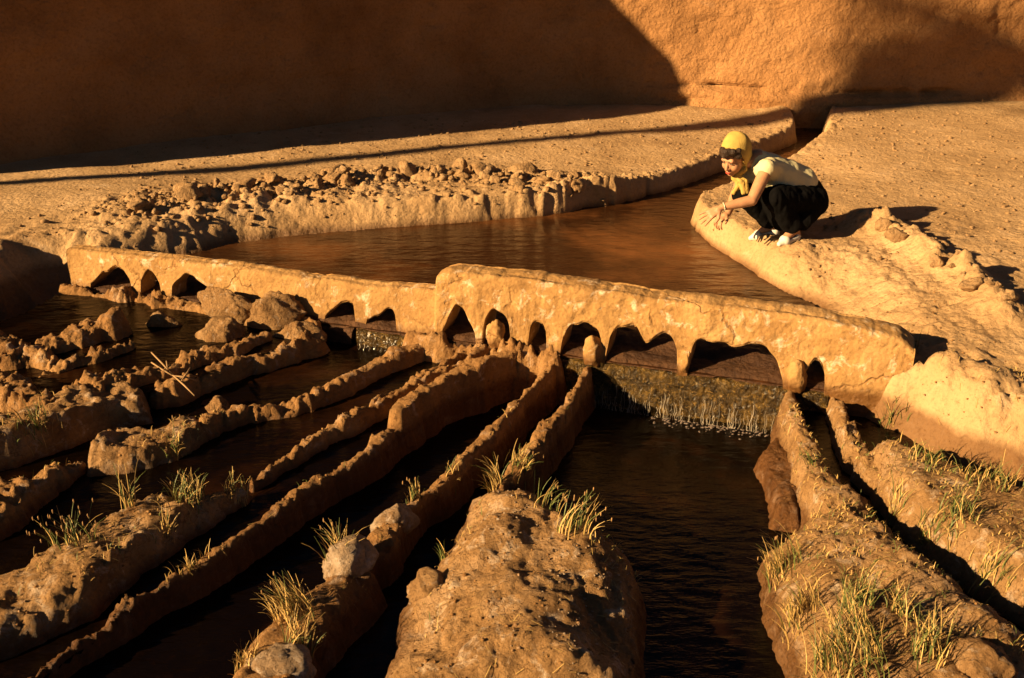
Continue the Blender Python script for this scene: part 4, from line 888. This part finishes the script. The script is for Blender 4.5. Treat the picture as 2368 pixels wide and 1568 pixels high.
def tuft(label, px, py, n_, h, spread, green=0.35, lean=(0, 0), seeds=0.0, w=0.0017, name='grass_tuft', group=None):
    rr = np.random.default_rng(int(px * 7 + py)); c = hit(px, py)
    for k_ in range(1, 60):                          # a root that would stand in open water moves to the nearest mud
        if c[2] > -0.15: break
        c = hit(px + 2.2 * k_ * math.cos(k_ * 2.4), py + 2.2 * k_ * math.sin(k_ * 2.4))
    off = np.clip(rr.normal(0, spread * 0.8, (n_, 2)), -1.3 * spread, 1.3 * spread); X, Y = c[0] + off[:, 0], c[1] + off[:, 1]; Z = surf(X, Y)
    ok = (Z > -0.2) & (np.abs(Z - c[2]) < 0.12); Z = np.where(ok, Z, c[2]); X = np.where(ok, X, c[0]); Y = np.where(ok, Y, c[1])
    V, F, mi = grass_mesh(name, np.stack([X, Y, Z - 0.004], 1), h * rr.uniform(0.45, 1.1, n_), w * rr.uniform(0.6, 1.3, n_), [np.array(lean)] * n_, rr.random(n_) < green, seeds, rr)
    o = obj(name, np.array(V), F, M_DRY, origin=c); o.data.materials.append(M_GREEN); o.data.materials.append(M_SEED); o.data.polygons.foreach_set('material_index', np.array(mi, np.int32))
    return tag(o, label, 'grass tuft', group)
TUFTS = [('bright spiky grass tuft at the top of the central mound', 1135, 1130, 34, .17, .022, .15, (-.5, .1), 0), ('grass tuft where the stout ridge meets the central mound', 1215, 1100, 46, .13, .05, .4, (.4, .1), .05),
    ('dark seeding grass tuft overhanging the water right of the central mound', 1325, 1222, 40, .17, .05, .5, (.9, .2), .5), ('sparse grass on the right shoulder of the central mound', 1262, 1172, 22, .14, .04, .5, (.7, .3), .2),
    ('dense straw tuft beside the whitish boulder', 738, 1300, 46, .19, .03, .3, (-.3, .5), .03), ('straw tuft leaning left over the dark channel', 650, 1400, 60, .16, .045, .25, (-.9, .2), .03),
    ('flattened pale straw tuft below the whitish boulder', 690, 1425, 44, .13, .05, .15, (-.7, -.2), 0), ('upright straw tuft above the white-crusted stone', 690, 1500, 34, .15, .035, .35, (.2, .4), 0),
    ('small straw tuft left of the white-crusted stone', 560, 1540, 30, .10, .04, .2, (-.2, .3), 0), ('tall green-brown spears rising from the sloping slab', 300, 1172, 14, .22, .02, .5, (-.4, .2), 0),
    ('thick grass clump on the far end of the sloping slab', 430, 1140, 80, .13, .05, .4, (.1, .3), .03), ('short grass clump where the thin ridge meets the sloping slab', 548, 1122, 40, .10, .035, .4, (0, .3), 0),
    ('grass with brown seed heads on the upper edge of the sloping slab', 165, 1250, 34, .17, .06, .7, (-.4, .2), .6), ('dry rootlike sprig in the middle of the sloping slab', 390, 1230, 16, .09, .02, .1, (0, 0), 0),
    ('wiry grass fringe below the flat-topped slab at the left edge', 90, 1000, 40, .13, .06, .6, (-.1, -.3), .15), ('thin stalks below the wedge-shaped slab', 420, 1062, 18, .16, .04, .5, (.2, .2), .2),
    ('tiny dry tuft on the knobbly ridge beside the paler stone', 958, 1150, 26, .09, .025, .3, (-.3, .3), .25), ('tiny dry tuft further up the knobbly ridge', 1045, 1098, 14, .08, .02, .4, (.6, .1), 0),
    ('dry grass strands along the long thin ridge at lower left', 440, 1325, 40, .08, .06, .1, (0, 0), 0), ('small green sprig at the left edge of the central mound', 1022, 1285, 10, .09, .012, .9, (-.4, .2), 0),
    ('thin green stalks at the right end of the weir', 2105, 812, 12, .16, .025, .6, (-.2, .2), 0), ('straggly green weed on the bank face below the weir end', 2060, 985, 26, .14, .05, .8, (-.1, .1), 0),
    ('dark weeds hanging along the foot of the right bank', 2150, 1062, 50, .10, .08, .7, (0, -.3), 0), ('grass fringe at the right edge under the bank', 2290, 1112, 60, .11, .09, .5, (0, -.1), 0),
    ('green sprig on the top of the upright ridge beside the fall', 1872, 1078, 12, .09, .015, .9, (-.5, 0), 0), ('green grass clump in the middle of the salt-streaked mound', 2200, 1200, 70, .11, .06, .75, (.1, 0), 0),
    ('grass spilling into the narrow right channel, upper clump', 2065, 1205, 40, .13, .04, .45, (.4, .1), 0), ('grass spilling into the narrow right channel, lower clump', 2270, 1350, 56, .15, .06, .45, (.5, .2), 0),
    ('grass on the channel side of the salt-streaked mound', 2130, 1265, 44, .12, .05, .6, (0, -.2), 0), ('long straw grass hanging over the dark water at the mound left edge', 1800, 1330, 70, .17, .06, .35, (-.7, .1), .05),
    ('pale bleached straw mat on the left edge of the corner mound', 1850, 1420, 80, .15, .06, .12, (-.8, -.2), 0), ('dark upright grass in the middle of the corner mound', 1975, 1400, 50, .16, .04, .6, (.1, .3), 0),
    ('smaller dark upright grass right of the middle of the corner mound', 2075, 1415, 30, .12, .025, .5, (.1, .3), 0), ('big tangled straw and grass clump low on the corner mound', 1960, 1490, 100, .18, .07, .4, (-.4, .1), 0),
    ('tall grass beside the rust-coloured lump', 2150, 1510, 50, .17, .05, .45, (0, .4), 0), ('long flattened grass at the bottom edge of the corner mound', 1960, 1560, 60, .20, .08, .5, (-.7, 0), 0)]
for t in TUFTS: tuft(t[0], t[1], t[2], int(t[3] * 1.7), t[4], t[5], t[6], t[7], t[8])
# short stubble nobody could count
rr = np.random.default_rng(77)
P = scatter(5200, (0.85, 2.7, 2.6, 4.6), lambda X, Y, H: (H > -0.12) & (fbm(X * 3, Y * 3, oct=3, seed=251) > 0.02))
V, F, mi = grass_mesh('stubble', P, rr.uniform(0.012, 0.04, len(P)), rr.uniform(0.0009, 0.0016, len(P)), [np.zeros(2)] * len(P), rr.random(len(P)) < 0.3, 0, rr)
o = obj('stubble', np.array(V), F, M_DRY); o.data.materials.append(M_GREEN); o.data.materials.append(M_SEED); o.data.polygons.foreach_set('material_index', np.array(mi, np.int32)); tag(o, 'short dry stubble over the mounds on the right', 'stubble', kind='stuff')
P = scatter(5000, (-3.2, 2.6, 0.85, 4.6), lambda X, Y, H: (H > -0.17) & (fbm(X * 2.5, Y * 2.5, oct=3, seed=253) > 0.16))
V, F, mi = grass_mesh('stubble', P, rr.uniform(0.01, 0.05, len(P)), rr.uniform(0.0008, 0.0015, len(P)), [np.zeros(2)] * len(P), rr.random(len(P)) < 0.3, 0, rr)
o = obj('stubble', np.array(V), F, M_DRY); o.data.materials.append(M_GREEN); o.data.materials.append(M_SEED); o.data.polygons.foreach_set('material_index', np.array(mi, np.int32)); tag(o, 'sparse dry stubble and rootlets over the ridges on the left', 'stubble', kind='stuff')
# straw litter lying flat
P = scatter(2600, (-3.0, 2.6, 2.6, 4.9), lambda X, Y, H: (H > -0.13) & ((X > 0.85) | (fbm(X * 2, Y * 2, oct=2, seed=257) > 0.1)))
V = []; F = []
for p in P:
    a = rr.uniform(0, 6.3); L = rr.uniform(0.012, 0.05); d = np.array([math.cos(a), math.sin(a), 0]); sd_ = np.array([-d[1], d[0], 0]) * 0.0012; e = p + d * L
    e[2] = max(float(surf(e[:1], e[1:2])[0]), p[2] - 0.02) + 0.004; q = p + np.array([0, 0, 0.004]); o_ = len(V); V += [q - sd_, q + sd_, e + sd_, e - sd_]; F.append((o_, o_ + 1, o_ + 2, o_ + 3))
o = obj('straw_litter', np.array(V), F, M_DRY); tag(o, 'broken straw lying on the mounds and ridges', 'straw', kind='stuff')
# dry twigs
M_TWIG = plain('twig', (0.28, 0.17, 0.08), 0.8)
c = PW(405, 862, 0.0); tw = []
for a, b in (((350, 815), (400, 868)), ((400, 868), (450, 915)), ((385, 835), (402, 870)), ((402, 870), (455, 880)), ((350, 838), (405, 872)), ((420, 880), (440, 850))):
    p0, p1 = PW(a[0], a[1], 0.03), PW(b[0], b[1], 0.0); tw.append(tube([p0, (p0 + p1) / 2 + rr.normal(0, .006, 3), p1], [0.004, 0.005, 0.0035], 6))
V, F = join(tw); tag(obj('dry_twig', np.array(V), F, M_TWIG), 'forked dry twig lying on the low ragged line of crumbs', 'twig')
# shrub at the foot of the shaded wall
M_LEAF = plain('dark_leaf', (0.03, 0.028, 0.014), 0.7, var=0.4)
c = hit(835, 258); shrub = empty('wall_shrub', c); tag(shrub, 'dark little shrub growing at the foot of the shaded wall', 'shrub')
V = []; F = []
for i in range(900):
    q = rr.normal(0, 1, 3) * np.array([0.09, 0.06, 0.10]); p = c + np.array([0, -0.03, 0.19]) + q; a = rr.normal(0, 1, 3); a /= np.linalg.norm(a); b = np.cross(a, rr.normal(0, 1, 3)); b /= np.linalg.norm(b); o_ = len(V)
    if p[2] < c[2]: continue
    V += [p - a * 0.016, p + b * 0.006, p + a * 0.016, p - b * 0.006]; F.append((o_, o_ + 1, o_ + 2, o_ + 3))
obj('foliage', np.array(V), F, M_LEAF, shrub, smooth=False)
st = []
for i in range(7):
    a = i * 0.9; st.append(tube([c + np.array([0, 0, -0.03]), c + np.array([0.04 * math.cos(a), 0.03 * math.sin(a), 0.12]), c + np.array([0.09 * math.cos(a), 0.06 * math.sin(a), 0.26])], [0.006, 0.005, 0.002], 5))
V, F = join(st); obj('stem', np.array(V), F, M_BARK, shrub)
